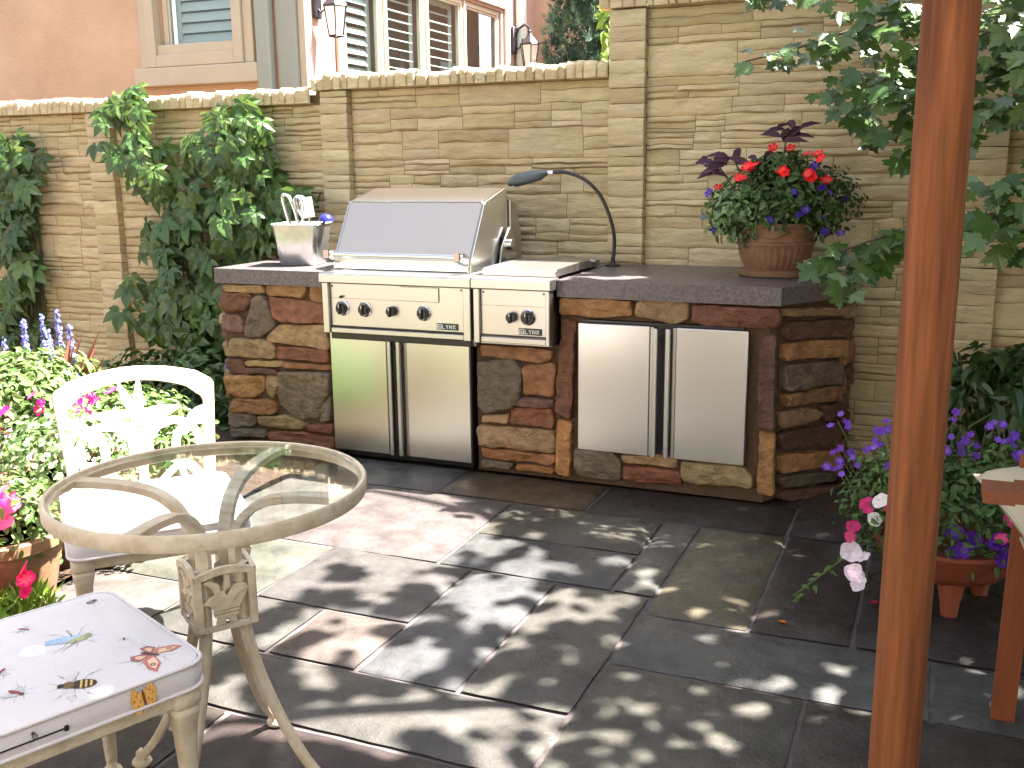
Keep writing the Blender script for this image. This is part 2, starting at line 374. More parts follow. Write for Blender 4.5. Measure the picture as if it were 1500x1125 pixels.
# traced outlines of the counter stones (metres in the counter plane) and where the creeper leaves hang
STONES_FRONT = [('t',[(-3.341,0.829),(-3.082,0.833),(-3.079,0.795),(-3.338,0.792)]),('o',[(-3.078,0.838),(-2.845,0.841),(-2.837,0.826),(-2.867,0.777),(-3.074,0.787)]),('o',[(-2.821,0.847),(-2.727,0.845),(-2.732,0.76),(-2.829,0.766)]),('r',[(-3.347,0.789),(-3.185,0.791),(-3.171,0.762),(-3.218,0.7),(-3.34,0.687),(-3.357,0.723)]),('m',[(-3.361,0.676),(-3.258,0.68),(-3.22,0.63),(-3.233,0.592),(-3.323,0.587),(-3.367,0.606)]),('g',[(-3.142,0.779),(-3.086,0.781),(-3.023,0.629),(-3.146,0.565),(-3.223,0.561),(-3.225,0.614)]),('r',[(-3.074,0.779),(-2.732,0.758),(-2.736,0.661),(-2.972,0.655),(-3.045,0.675)]),('t',[(-3.016,0.64),(-2.736,0.654),(-2.718,0.533),(-2.865,0.54),(-3.085,0.553),(-3.096,0.568)]),('t',[(-3.313,0.556),(-3.072,0.559),(-3.037,0.519),(-3.047,0.464),(-3.36,0.462),(-3.35,0.5)]),('r',[(-3.03,0.532),(-2.722,0.533),(-2.719,0.466),(-3.035,0.469)]),('d',[(-3.348,0.447),(-3.239,0.443),(-3.25,0.376),(-3.322,0.371),(-3.365,0.402)]),('t',[(-3.232,0.443),(-3.004,0.458),(-3.007,0.424),(-3.234,0.417)]),('d',[(-3.248,0.41),(-3.039,0.414),(-3.028,0.388),(-3.25,0.376)]),('o',[(-2.992,0.457),(-2.72,0.456),(-2.722,0.427),(-2.988,0.426)]),('o',[(-3.362,0.359),(-3.123,0.374),(-3.122,0.301),(-3.19,0.251),(-3.3,0.246),(-3.373,0.282)]),('t',[(-3.11,0.375),(-3.035,0.377),(-3.046,0.307),(-3.072,0.246),(-3.115,0.313)]),('g',[(-3.027,0.404),(-2.722,0.417),(-2.727,0.331),(-2.787,0.222),(-2.815,0.167),(-2.95,0.16),(-3.051,0.232),(-3.045,0.329)]),('o',[(-3.333,0.239),(-3.075,0.251),(-3.054,0.199),(-3.068,0.177),(-3.366,0.164)]),('g',[(-2.728,0.311),(-2.728,0.174),(-2.803,0.162),(-2.781,0.233)]),('g',[(-3.373,0.159),(-3.196,0.166),(-3.187,0.123),(-3.228,0.095),(-3.353,0.086)]),('t',[(-3.178,0.156),(-3.011,0.176),(-2.878,0.14),(-2.91,0.11),(-3.042,0.103),(-3.181,0.115)]),('g',[(-3.34,0.081),(-3.125,0.09),(-3.121,0.052),(-3.343,0.037)]),('r',[(-3.113,0.086),(-2.905,0.1),(-2.725,0.085),(-2.726,0.032),(-3.115,0.047)]),('r',[(-2.89,0.133),(-2.725,0.154),(-2.728,0.106),(-2.868,0.103)]),('o',[(-1.914,0.602),(-1.554,0.604),(-1.56,0.559),(-1.611,0.536),(-1.908,0.553)]),('g',[(-1.922,0.53),(-1.745,0.551),(-1.703,0.508),(-1.708,0.374),(-1.754,0.321),(-1.893,0.281),(-1.932,0.331)]),('o',[(-1.697,0.52),(-1.554,0.544),(-1.542,0.519),(-1.555,0.392),(-1.701,0.386)]),('m',[(-1.701,0.378),(-1.555,0.371),(-1.551,0.338),(-1.657,0.329),(-1.754,0.335)]),('r',[(-1.76,0.324),(-1.558,0.328),(-1.559,0.239),(-1.768,0.251)]),('t',[(-1.913,0.27),(-1.774,0.288),(-1.774,0.244),(-1.914,0.238)]),('t',[(-1.931,0.22),(-1.555,0.233),(-1.551,0.123),(-1.916,0.13)]),('o',[(-1.914,0.118),(-1.549,0.114),(-1.551,0.069),(-1.91,0.067)]),('g',[(-1.92,0.057),(-1.75,0.056),(-1.757,0.03),(-1.918,0.021)]),('o',[(-1.744,0.05),(-1.551,0.061),(-1.555,0.023),(-1.744,0.023)]),('r',[(-1.521,0.744),(-1.45,0.734),(-1.459,0.453),(-1.467,0.287),(-1.542,0.326),(-1.536,0.447)]),('o',[(-1.542,0.277),(-1.467,0.278),(-1.475,0.026),(-1.542,0.031)]),('o',[(-1.525,0.835),(-1.203,0.836),(-1.194,0.771),(-1.306,0.757),(-1.523,0.762)]),('t',[(-1.178,0.839),(-1.081,0.849),(-0.958,0.839),(-0.952,0.766),(-1.005,0.744),(-1.189,0.769)]),('r',[(-0.938,0.829),(-0.582,0.829),(-0.579,0.752),(-0.625,0.742),(-0.894,0.746),(-0.941,0.759)]),('d',[(-0.656,0.718),(-0.591,0.715),(-0.59,0.517),(-0.584,0.318),(-0.649,0.329),(-0.655,0.568)]),('o',[(-0.645,0.312),(-0.581,0.309),(-0.572,0.041),(-0.64,0.044)]),('g',[(-1.454,0.157),(-1.288,0.168),(-1.236,0.113),(-1.238,0.034),(-1.274,0.024),(-1.435,0.03),(-1.458,0.089)]),('t',[(-1.239,0.155),(-0.986,0.166),(-0.99,0.115),(-1.227,0.12)]),('r',[(-1.226,0.104),(-0.967,0.1),(-0.96,0.042),(-1.106,0.031),(-1.228,0.035)]),('t',[(-0.968,0.153),(-0.71,0.155),(-0.664,0.116),(-0.662,0.065),(-0.908,0.054),(-0.966,0.071)])]
STONES_CORNER = [('t',[(0.039,0.823),(0.495,0.789),(0.503,0.751),(0.042,0.788)]),('d',[(0.061,0.765),(0.541,0.73),(0.549,0.653),(0.085,0.686)]),('o',[(0.068,0.673),(0.489,0.651),(0.498,0.568),(0.064,0.604)]),('g',[(0.069,0.584),(0.499,0.553),(0.51,0.444),(0.074,0.475)]),('o',[(0.079,0.46),(0.501,0.44),(0.513,0.378),(0.088,0.402)]),('t',[(0.054,0.391),(0.293,0.37),(0.354,0.331),(0.233,0.304),(0.059,0.319)]),('d',[(0.364,0.371),(0.509,0.355),(0.515,0.299),(0.37,0.299)]),('d',[(0.051,0.3),(0.518,0.269),(0.517,0.171),(0.075,0.221)]),('o',[(0.077,0.198),(0.479,0.147),(0.538,0.068),(0.083,0.116)]),('g',[(0.065,0.107),(0.53,0.039),(0.514,-0.008),(0.078,0.058)]),('d',[(0.07,0.042),(0.537,-0.031),(0.481,-0.082),(0.091,-0.004)])]
VINE_CENTRE = [(-3.96,4.84,0.03),(-4.1,4.81,0.92),(-3.95,4.76,0.41),(-3.59,4.8,1.11),(-4.66,4.84,0.71),(-4.18,4.67,1.09),(-3.94,4.69,1.33),(-4.37,4.82,1.05),(-4.05,4.78,0.67),(-3.66,4.61,1.25),(-4.17,4.85,0.42),(-3.98,4.8,0.16),(-3.56,4.75,1.34),(-3.63,4.81,1.2),(-3.56,4.8,1.21),(-4.17,4.85,0.09),(-4.06,4.76,0.44),(-4.69,4.74,1.55),(-4.43,4.76,1.38),(-4.09,4.74,1.38),(-4.4,4.75,1.86),(-3.98,4.71,1.15),(-3.62,4.74,1.15),(-4.35,4.76,1.51),(-4.22,4.71,0.5),(-3.78,4.75,1.47),(-3.94,4.76,0.2),(-4.52,4.64,1.67),(-3.64,4.78,1.43),(-4.32,4.74,0.62),(-3.7,4.6,1.14),(-3.72,4.68,0.79),(-4.3,4.72,1.71),(-3.92,4.79,1.44),(-3.76,4.76,0.88),(-4.05,4.71,1.21),(-4.08,4.84,0.71),(-3.86,4.78,0.71),(-3.85,4.74,1.2),(-4.27,4.75,0.74),(-4.35,4.77,1.67),(-3.86,4.82,0.62),(-4.58,4.84,1.83),(-4.03,4.82,0.88),(-3.72,4.77,1.13),(-3.72,4.82,0.84),(-3.86,4.71,0.12),(-3.8,4.76,0.49),(-3.78,4.79,1.14),(-3.84,4.78,1.4),(-3.88,4.73,0.69),(-3.85,4.75,0.05),(-3.47,4.68,1.37),(-3.86,4.7,1.51),(-3.82,4.72,1.42),(-4.08,4.86,1.46),(-3.67,4.82,1.41),(-3.59,4.81,1.04),(-4.07,4.87,1.26),(-4.29,4.66,1.4),(-4.4,4.8,0.46),(-3.49,4.74,1.66),(-4.36,4.75,0.67),(-3.77,4.76,1.48),(-3.82,4.85,0.51),(-3.62,4.71,1.36),(-3.96,4.75,0.8),(-3.4,4.78,1.14),(-4.6,4.85,0.49),(-4.43,4.83,1.1),(-4.38,4.77,0.99),(-4.22,4.76,0.92),(-3.59,4.75,1.53),(-3.62,4.8,1.19),(-3.83,4.72,0.54),(-4.04,4.87,0.04),(-4.22,4.74,1.09),(-4.2,4.65,1.4),(-3.53,4.74,1.48),(-3.96,4.79,1.24),(-4.18,4.78,0.99),(-3.76,4.73,0.81),(-3.62,4.82,1.01),(-3.43,4.79,1.14),(-3.79,4.7,1.48),(-3.92,4.78,1.59),(-4.01,4.68,0.04),(-4.1,4.81,1.09),(-4.64,4.85,1.51),(-4.38,4.76,1.8),(-4.15,4.67,0.66),(-3.86,4.77,1.71),(-4.19,4.75,0.8),(-3.51,4.86,1.38),(-3.47,4.61,1.17),(-3.79,4.7,1.46),(-3.72,4.74,0.66),(-3.86,4.82,1.14),(-4.19,4.84,0.13),(-4.28,4.86,1.26),(-3.82,4.77,1.67),(-4.02,4.82,1.46),(-3.45,4.76,1.19),(-4.18,4.67,0.94),(-4.26,4.81,1.53),(-4.62,4.81,1.79),(-3.56,4.71,1.62),(-4.57,4.77,0.7),(-3.84,4.8,1.09),(-3.72,4.76,0.85),(-3.24,4.71,1.22),(-3.84,4.64,0.89),(-3.71,4.7,1.19),(-3.62,4.82,1.59),(-4.0,4.7,0.18),(-3.7,4.81,0.96),(-4.28,4.74,1.32),(-4.57,4.85,1.76),(-4.4,4.78,1.6),(-3.81,4.7,0.55),(-3.92,4.73,0.77),(-4.51,4.65,1.56),(-3.93,4.68,0.94),(-4.43,4.76,1.81),(-3.55,4.72,1.06),(-3.47,4.76,1.49),(-3.79,4.86,1.23),(-4.22,4.82,0.49),(-4.39,4.8,1.05),(-3.92,4.75,0.54),(-4.08,4.77,0.1),(-4.31,4.82,1.38),(-4.18,4.75,0.6),(-4.08,4.64,0.77),(-4.44,4.69,0.64),(-4.2,4.69,0.94),(-4.55,4.74,1.49),(-3.58,4.86,1.2),(-3.59,4.69,1.52),(-4.21,4.77,0.92),(-3.62,4.84,1.05),(-3.84,4.71,0.75),(-3.31,4.68,1.22),(-3.95,4.84,0.73),(-4.14,4.72,0.61),(-3.73,4.75,0.76),(-4.17,4.66,0.88),(-4.43,4.78,0.92),(-4.26,4.81,0.87),(-3.77,4.81,0.99),(-4.33,4.73,0.58),(-4.01,4.7,1.26),(-4.42,4.81,1.87),(-4.42,4.81,0.42),(-3.79,4.76,0.64),(-3.7,4.68,1.67),(-3.56,4.72,1.06),(-3.71,4.86,1.12),(-3.94,4.71,1.53),(-4.49,4.85,0.71),(-3.76,4.83,0.53),(-4.12,4.78,1.2),(-4.36,4.85,1.0),(-4.16,4.71,1.08),(-3.76,4.85,1.38),(-4.18,4.81,0.93),(-3.34,4.78,1.27),(-4.28,4.8,1.52),(-3.57,4.69,1.68),(-3.74,4.74,1.08),(-3.77,4.73,1.7),(-3.65,4.78,1.77),(-3.84,4.76,0.54),(-3.71,4.82,1.09),(-4.19,4.8,1.24),(-4.21,4.72,0.62),(-3.69,4.82,1.62),(-3.68,4.78,0.95),(-4.3,4.85,0.42),(-3.63,4.82,1.57),(-3.42,4.71,1.24),(-4.39,4.77,1.56),(-3.71,4.76,1.38),(-3.57,4.8,1.33),(-3.95,4.67,0.35),(-3.74,4.72,1.49),(-4.61,4.73,0.56),(-4.02,4.66,0.47),(-3.64,4.81,1.0),(-3.78,4.73,1.68),(-3.97,4.79,1.22),(-3.43,4.78,1.16),(-3.49,4.78,1.6),(-4.34,4.78,1.36),(-4.01,4.7,1.1),(-3.56,4.66,1.47),(-4.57,4.85,1.73),(-3.97,4.65,1.17),(-3.45,4.84,1.04),(-4.28,4.67,1.74),(-4.16,4.79,0.12),(-4.15,4.67,0.76),(-3.86,4.68,0.96),(-4.09,4.81,1.36),(-4.02,4.7,0.44),(-3.66,4.63,1.55),(-3.69,4.8,1.4),(-4.2,4.66,1.35),(-4.56,4.78,1.78),(-3.69,4.62,1.12),(-4.21,4.74,1.27),(-4.13,4.75,1.27),(-4.02,4.69,0.41),(-3.83,4.83,1.7),(-3.96,4.86,0.31),(-3.65,4.69,1.26),(-3.89,4.78,1.25),(-3.69,4.87,0.69),(-3.58,4.83,1.45),(-4.08,4.85,0.49),(-4.0,4.68,0.62),(-4.26,4.75,0.58),(-4.3,4.7,1.53),(-3.62,4.66,1.58),(-4.3,4.72,1.35),(-4.11,4.85,0.41),(-4.0,4.75,1.57),(-3.96,4.64,0.25),(-3.67,4.75,1.02),(-3.82,4.78,0.68),(-3.62,4.77,1.0),(-3.6,4.79,1.22),(-4.41,4.72,1.58),(-3.83,4.83,1.75),(-4.27,4.76,0.41),(-4.11,4.79,0.3),(-3.97,4.83,0.74),(-4.36,4.75,1.37),(-4.54,4.76,0.77),(-4.28,4.75,0.7),(-4.09,4.82,1.14),(-4.05,4.7,0.71),(-3.47,4.76,1.32),(-3.44,4.81,1.06),(-3.95,4.6,0.56),(-4.35,4.8,0.52),(-3.99,4.71,0.62),(-3.71,4.79,1.04),(-3.74,4.7,1.63),(-3.63,4.82,1.68),(-4.24,4.83,1.18),(-3.81,4.72,1.23),(-3.85,4.82,0.76),(-4.06,4.77,0.8),(-4.03,4.74,1.28),(-4.46,4.83,1.35),(-3.6,4.85,1.24),(-4.38,4.84,0.56),(-4.51,4.78,1.78),(-3.48,4.72,0.99),(-3.72,4.8,1.66),(-4.4,4.7,1.78),(-3.82,4.78,0.85),(-3.59,4.79,1.08),(-3.5,4.79,1.31),(-3.91,4.65,0.14),(-3.8,4.83,1.62),(-4.59,4.79,1.52),(-3.56,4.74,1.58),(-3.65,4.68,1.09),(-4.24,4.75,0.95),(-3.91,4.64,0.92),(-3.23,4.67,1.22),(-4.16,4.78,0.29),(-3.74,4.68,1.02),(-4.31,4.67,1.46),(-3.8,4.7,0.76),(-4.01,4.78,0.96),(-4.59,4.7,1.74),(-3.59,4.72,1.08),(-3.66,4.81,1.65),(-3.95,4.8,0.17),(-4.22,4.72,0.56),(-4.01,4.83,0.61),(-3.85,4.63,0.56),(-4.32,4.83,0.93),(-3.47,4.77,1.48),(-4.01,4.73,1.08),(-3.73,4.81,1.46),(-3.6,4.74,1.42),(-4.37,4.78,1.32),(-3.62,4.61,0.75),(-3.99,4.68,0.7),(-4.41,4.75,1.83),(-4.38,4.76,1.82),(-3.56,4.65,1.27),(-3.71,4.76,0.65),(-3.73,4.69,1.68),(-3.58,4.77,1.52),(-4.31,4.81,1.29),(-4.43,4.82,1.5),(-3.98,4.82,1.44),(-4.37,4.75,0.5),(-4.14,4.83,0.3),(-3.51,4.83,1.39),(-3.57,4.73,1.16),(-4.35,4.81,0.94),(-3.85,4.81,0.58),(-4.35,4.82,0.22),(-4.12,4.65,0.82),(-3.87,4.75,0.61),(-3.32,4.8,1.19),(-4.19,4.86,1.02),(-3.65,4.66,1.17),(-4.44,4.77,1.61),(-3.8,4.76,1.29),(-4.35,4.83,0.29),(-3.93,4.6,0.36),(-4.19,4.67,1.33),(-3.85,4.85,1.25),(-3.38,4.64,1.12),(-4.32,4.86,0.92),(-4.25,4.74,0.78),(-4.19,4.77,0.5),(-3.48,4.79,1.42),(-4.03,4.84,0.96),(-3.88,4.83,0.57),(-4.26,4.73,1.27),(-3.24,4.68,1.27),(-4.46,4.66,1.48),(-4.12,4.68,0.37),(-4.29,4.69,0.6),(-3.67,4.62,1.34),(-4.67,4.8,1.74),(-3.68,4.62,0.74),(-3.8,4.84,0.61),(-3.46,4.82,1.29),(-3.85,4.72,1.19),(-3.98,4.75,1.53),(-4.11,4.68,0.5),(-4.23,4.81,1.18),(-3.62,4.67,0.73),(-3.63,4.79,1.76),(-4.08,4.58,0.84),(-4.53,4.79,1.79),(-4.31,4.68,1.72),(-4.06,4.86,0.36),(-3.94,4.71,0.65),(-4.15,4.82,0.62),(-3.85,4.77,1.23)]
VINE_LEFT = [(-5.45,4.85,1.47),(-5.52,4.85,1.0),(-5.7,4.78,0.47),(-5.31,4.79,1.51),(-5.56,4.85,0.7),(-5.38,4.82,1.5),(-5.49,4.84,1.48),(-5.77,4.83,0.48),(-5.45,4.82,0.37),(-5.81,4.87,0.31),(-5.54,4.76,0.68),(-5.52,4.79,0.75),(-5.62,4.83,0.5),(-5.42,4.81,1.12),(-5.76,4.8,0.66),(-5.73,4.84,1.08),(-5.4,4.81,1.46),(-5.71,4.81,0.36),(-5.43,4.84,1.42),(-5.51,4.8,0.57),(-5.64,4.78,0.66),(-5.63,4.77,0.95),(-5.51,4.72,0.6),(-5.39,4.78,0.38),(-5.47,4.74,0.95),(-5.56,4.74,1.07),(-5.44,4.8,0.66),(-5.81,4.81,0.41),(-5.58,4.85,1.18),(-5.61,4.78,0.39),(-5.64,4.78,0.45),(-5.65,4.75,0.44),(-5.43,4.86,0.75),(-5.77,4.8,0.38),(-5.27,4.75,1.32),(-5.62,4.85,1.56),(-5.36,4.75,1.23),(-5.33,4.77,0.42),(-5.48,4.8,1.18),(-5.4,4.77,1.1),(-5.45,4.79,1.33),(-5.51,4.84,0.71),(-5.51,4.78,1.18),(-5.84,4.83,0.54),(-5.46,4.85,1.58),(-5.48,4.81,1.23),(-5.63,4.85,0.96),(-5.46,4.75,0.87),(-5.53,4.79,1.54),(-5.53,4.83,0.65),(-5.66,4.87,1.45),(-5.63,4.82,1.32),(-5.47,4.81,0.97),(-5.64,4.84,1.4),(-5.22,4.79,1.49),(-5.64,4.78,0.29),(-5.44,4.73,1.55),(-5.5,4.73,0.6),(-5.66,4.83,0.69),(-5.54,4.78,0.63),(-5.47,4.87,0.84),(-5.43,4.71,1.03),(-5.42,4.76,1.53),(-5.61,4.8,1.52),(-5.48,4.85,1.4),(-5.53,4.82,1.23),(-5.51,4.81,1.54),(-5.55,4.82,1.49),(-5.49,4.8,1.34),(-5.5,4.81,1.29),(-5.41,4.73,1.46),(-5.56,4.84,1.19),(-5.63,4.81,0.31),(-5.44,4.78,1.38),(-5.35,4.79,0.78),(-5.48,4.83,1.23),(-5.55,4.85,1.23),(-5.62,4.86,1.42),(-5.84,4.84,0.6),(-5.55,4.86,1.56),(-5.52,4.8,0.79),(-5.5,4.86,1.18),(-5.38,4.84,1.5),(-5.71,4.81,1.05),(-5.54,4.78,1.6),(-5.56,4.81,0.9),(-5.29,4.72,1.31),(-5.43,4.84,1.42),(-5.63,4.82,1.25),(-5.74,4.82,0.64),(-5.84,4.8,0.37),(-5.39,4.82,0.36),(-5.62,4.8,0.74),(-5.39,4.78,0.87),(-5.64,4.81,0.44),(-5.46,4.77,1.48),(-5.4,4.78,1.09),(-5.64,4.8,1.09),(-5.59,4.83,1.24),(-5.41,4.81,1.62),(-5.79,4.83,0.62),(-5.44,4.81,1.15),(-5.45,4.77,1.59),(-5.36,4.83,1.37),(-5.64,4.75,0.49),(-5.47,4.81,1.08),(-5.37,4.74,1.35),(-5.51,4.78,1.38),(-5.46,4.84,1.47),(-5.68,4.85,0.92),(-5.53,4.73,0.35),(-5.71,4.84,0.48),(-5.6,4.81,0.87),(-5.57,4.8,0.92),(-5.44,4.78,1.48),(-5.64,4.83,1.22),(-5.39,4.82,0.44),(-5.52,4.84,1.57),(-5.58,4.73,0.35),(-5.42,4.82,1.05),(-5.62,4.82,0.86),(-5.47,4.87,1.11),(-5.6,4.86,1.22),(-5.39,4.74,0.83),(-5.59,4.82,1.37),(-5.53,4.76,0.72),(-5.69,4.85,1.11),(-5.3,4.77,1.32),(-5.77,4.79,0.62),(-5.36,4.84,1.22)]
# ------------------------------------------------------------------ ground, patio
b = B(); b.grid(40, 40, lambda u,v: (-60+120*u, -60+120*v, -.03+ .0*u)); tag(b.build('ground', M_soil), kind='structure')
b = B(); b.box(-2.75, 4.2, -2.6, 4.16, -.05, -.0135); tag(b.build('patio_bedding', M_mortar), kind='structure')
SL = {'grey':(.325,.315,.30),'blue':(.295,.29,.29),'brown':(.345,.315,.265),'rust':(.35,.285,.225),'dark':(.25,.225,.215),'olive':(.325,.31,.28)}
SLN = list(SL)
stones = []
def row(y0, y1, xs, cols=None):
    for i in range(len(xs)-1): stones.append((xs[i], xs[i+1], y0, y1, (cols[i] if cols and i < len(cols) else None)))
row(3.795,4.16,[-2.75,-1.985,-1.292,-.474,.30,1.2,2.2,3.2,4.2],['grey','rust','dark','dark','dark'])
row(3.07,3.795,[-2.75,-2.30,-1.606],['grey','grey'])
row(3.402,3.795,[-1.606,-.947],['olive']); row(3.062,3.402,[-1.606,-.947],['blue'])
row(3.062,3.795,[-.947,-.797],['grey'])
row(2.925,3.795,[-.797,-.466,-.164,.50,1.2,2.2,3.2,4.2],['brown','dark','dark','dark'])
row(2.586,3.07,[-2.75,-2.05,-1.458],['grey','grey']); row(2.26,2.586,[-2.75,-2.25,-1.765,-1.458],['grey','grey','olive'])
row(2.26,3.062,[-1.458,-1.133,-.805],['blue','grey'])
row(2.572,2.925,[-.805,.06,.9,1.8,2.9,4.2],['blue','blue','grey'])
stones.append((-.805,-.797+.0,2.925,3.062,'grey')) if False else None
row(1.95,2.572,[-.805,-.25,.5,1.3,2.4,4.2],['grey','dark','dark'])
row(1.95,2.26,[-2.75,-1.9,-.805],['grey','grey'])
y = 1.95
while y > -2.5:
    h = R.choice((.45,.6,.8)); x = -2.75; xs = [x]
    while x < 4.0: x += R.choice((.5,.7,.9,1.1)); xs.append(min(x,4.2))
    row(y-h, y, xs); y -= h
b = B()
for k,(x0,x1,y0,y1,c) in enumerate(stones):
    g = .0075; col = s2l(jit(SL[c or R.choice(SLN)], .10)); col = tuple(v*.74 for v in col)
    tx, ty = R.uniform(-.004,.004), R.uniform(-.004,.004); zz = R.uniform(-.001,.003); sd = R.random()*50
    nx = max(4, int((x1-x0)/.05)); ny = max(4, int((y1-y0)/.05))
    def fn(u, v):
        x = x0+g+(x1-x0-2*g)*u; y_ = y0+g+(y1-y0-2*g)*v
        e = 1 if (u in (0,1) or v in (0,1)) else 0
        if e: x += .004*nz3(x,y_,sd,18); y_ += .004*nz3(y_,x,sd+5,18)
        z = zz + tx*(u-.5) + ty*(v-.5) + .0022*nz3(x,y_,sd,4) + .0012*nz3(x,y_,sd,14) + .002 - (.011 if e else 0)
        return (x,y_,z)
    def warp(t, n):      # keep the outer ring narrow so the stone edge rolls off quickly
        return t
    b.grid(nx, ny, lambda u,v: fn(u if u in (0,1) else min(max(u,.012/(x1-x0)),1-.012/(x1-x0)), v if v in (0,1) else min(max(v,.012/(y1-y0)),1-.012/(y1-y0))), col)
tag(b.build('patio', M_patio, smooth=True, angle=50), kind='structure')
b = B(); b.grid(30, 24, lambda u,v: (-7+6.8*u if v<0 else -7+4.3*u, 2.2+2.75*v, .02+.03*nz3(u*9,v*7,1)))
tag(b.build('planting_bed', M_soil), kind='structure')

# ------------------------------------------------------------------ garden wall (cast ledgestone panels between pilasters)
WY = 4.93
gw = thing('garden_wall', 'tan cast ledgestone garden wall with stepped coping behind the grill counter', 'wall', (-2, WY, 0))
def place(o): o.location = Vector(o.location) - Vector((-2, WY, 0)) if False else o.location
WOFF = Matrix.Translation((2, -WY, 0))
wallc = [s2l(c) for c in ((.81,.74,.59),(.78,.71,.56),(.83,.77,.62),(.76,.69,.53),(.80,.73,.58))]
def ledge_block(b, x0, x1, z0, z1, yf, cell=.035):
    d = R.uniform(0,.008) if R.random() < .85 else .012; sd = R.random()*99; g = .0012
    nx = max(3, int((x1-x0)/cell)); nz_ = max(4, int((z1-z0)/.010)); tilt = R.uniform(-.006,.006)
    wob = .004
    def fn(u,v):
        ue = min(max(u,.006/(x1-x0)),1-.006/(x1-x0)) if u not in (0,1) else u
        ve = min(max(v,.006/(z1-z0)),1-.006/(z1-z0)) if v not in (0,1) else v
        x = x0+g+(x1-x0-2*g)*ue; z = z0+g+(z1-z0-2*g)*ve
        e = u in (0,1) or v in (0,1)
        z += (wob+.003)*nz3(x, 0, round(z0 if v<.5 else z1,3)*7, 9) + .0025*nz3(x,3,z0 if v<.5 else z1,45)
        x += .004*nz3(0, z, x0 if u<.5 else x1, 14)
        y_ = yf - .003 - d - tilt*(v-.5) - .007*nz3(x,sd,z,11) - .0065*nz3(x*9,sd,z*30,1) - .004*nz3(x*26,sd,z*80,1)
        if e: y_ = yf + .003
        return (x,y_,z)
    b.grid(nx, nz_, fn, jit(R.choice(wallc), .07))
def ledge_panel(b, x0, x1, z0, z1, yf):
    z = z0
    while z < z1-.02:
        h = min(R.choice((.08,.10,.12,.15)), z1-z)
        if z1-z-h < .05: h = z1-z
        x = x0
        while x < x1-.01:
            w = R.uniform(.12,.50); 
            if x1-x-w < .12: w = x1-x
            q = R.random()
            if q < .18: cuts = [0,1]
            elif q < .75: cuts = [0,R.uniform(.35,.65),1]
            else: cuts = [0,R.uniform(.25,.38),R.uniform(.6,.72),1]
            for i in range(len(cuts)-1):
                a, c = z+h*cuts[i], z+h*cuts[i+1]
                if R.random() < .35 and w > .3:
                    mpt = R.uniform(.3,.7); ledge_block(b,x,x+w*mpt,a,c,yf); ledge_block(b,x+w*mpt,x+w,a,c,yf)
                else: ledge_block(b,x,x+w,a,c,yf)
            x += w
        z += h
def pilaster(b, x0, x1, z0, z1, yf, pr):
    z = z0
    while z < z1-.01:
        h = R.uniform(.035,.085); 
        if z1-z-h < .03: h = z1-z
        d = R.uniform(0,.008); sd = R.random()*99; g=.001
        def fn(u,v):
            vv = min(max(v,.12),.88) if v not in (0,1) else v
            zz = z+g+(h-2*g)*vv; e = v in (0,1)
            w = x1-x0
            if u < .12: x = x0; y_ = yf-(pr+d)*(u/.12)
            elif u > .88: x = x1; y_ = yf-(pr+d)*((1-u)/.12)
            else: x = x0+w*(u-.12)/.76; y_ = yf-pr-d
            zz += .004*nz3(x,y_,z*5,8)
            y_ -= .007*nz3(x,sd,zz,12)*(0<u<1)
            if e and 0<u<1: y_ += .005
            if e and (u<=.12 or u>=.88): x += .004*(1 if u<.5 else -1)
            if u in (0,1): y_ = yf+.01
            return (x,y_,zz)
        b.grid(8, 5, fn, jit(R.choice(wallc), .06)); z += h
def coping(b, x0, x1, z0, h, yf, pr):
    x = x0
    while x < x1-.005:
        w = R.uniform(.035,.075)
        if x1-x-w < .03: w = x1-x
        hh = h + R.uniform(-.012,.012); d = pr+R.uniform(-.006,.008); sd=R.random()*99; col=jit(R.choice(wallc),.06)
        ys = [yf+.01, yf-d, yf-d, yf-d+.02, yf+.16]; zs=[z0, z0+.004, z0+hh-.018, z0+hh, z0+hh+.004]
        def fn(u,v):
            k = v*4; i = min(int(k),3); t=k-i
            y_ = ys[i]*(1-t)+ys[i+1]*t; zz = zs[i]*(1-t)+zs[i+1]*t
            e = u in (0,1); xx = x + (w if u==1 else 0) if e else x+.006+(w-.012)*((u-.25)/.5)
            y_ -= .005*nz3(xx,sd,zz,20); zz += .004*nz3(xx,sd+3,y_,22)*(v>.3)
            if e: y_ += .012*(v<.75); zz -= .010*(v>.6)
            return (xx,y_,zz)
        b.grid(4, 4*3, fn, col); x += w
XP = [(-7.2,-4.90),(-4.72,-3.215),(-3.035,-1.545)]
secs = [(-9.0,-4.905,1.745),(-4.72,-3.205,1.745),(-3.035,-1.550,1.812),(-1.370,.05,2.125),(.23,1.9,2.125),(2.08,3.9,2.125)]
for x0,x1,zt in secs:
    b = B(); ledge_panel(b, x0, x1, 0.0, zt, WY); b.xf(WOFF); b.build('stone_panel', M_wallA, gw, smooth=True, angle=50)
for x0,x1,zt in ((-4.905,-4.72,1.745),(-3.205,-3.035,1.812),(-1.550,-1.370,2.125),(.05,.23,2.125),(1.9,2.08,2.125)):
    b = B(); pilaster(b, x0, x1, 0, zt, WY, .042); b.xf(WOFF); b.build('pilaster', M_wallA, gw, smooth=True, angle=50)
for x0,x1,z0,h in ((-9.0,-3.262,1.748,.085),(-3.262,-3.02,1.815,.088),(-3.02,-1.552,1.815,.080),(-1.60,-1.33,2.130,.09),(-1.33,3.9,2.128,.085)):
    b = B(); coping(b, x0, x1, z0, h, WY, .058); b.xf(WOFF); b.build('coping', M_wallA, gw, smooth=True, angle=60)
b = B()
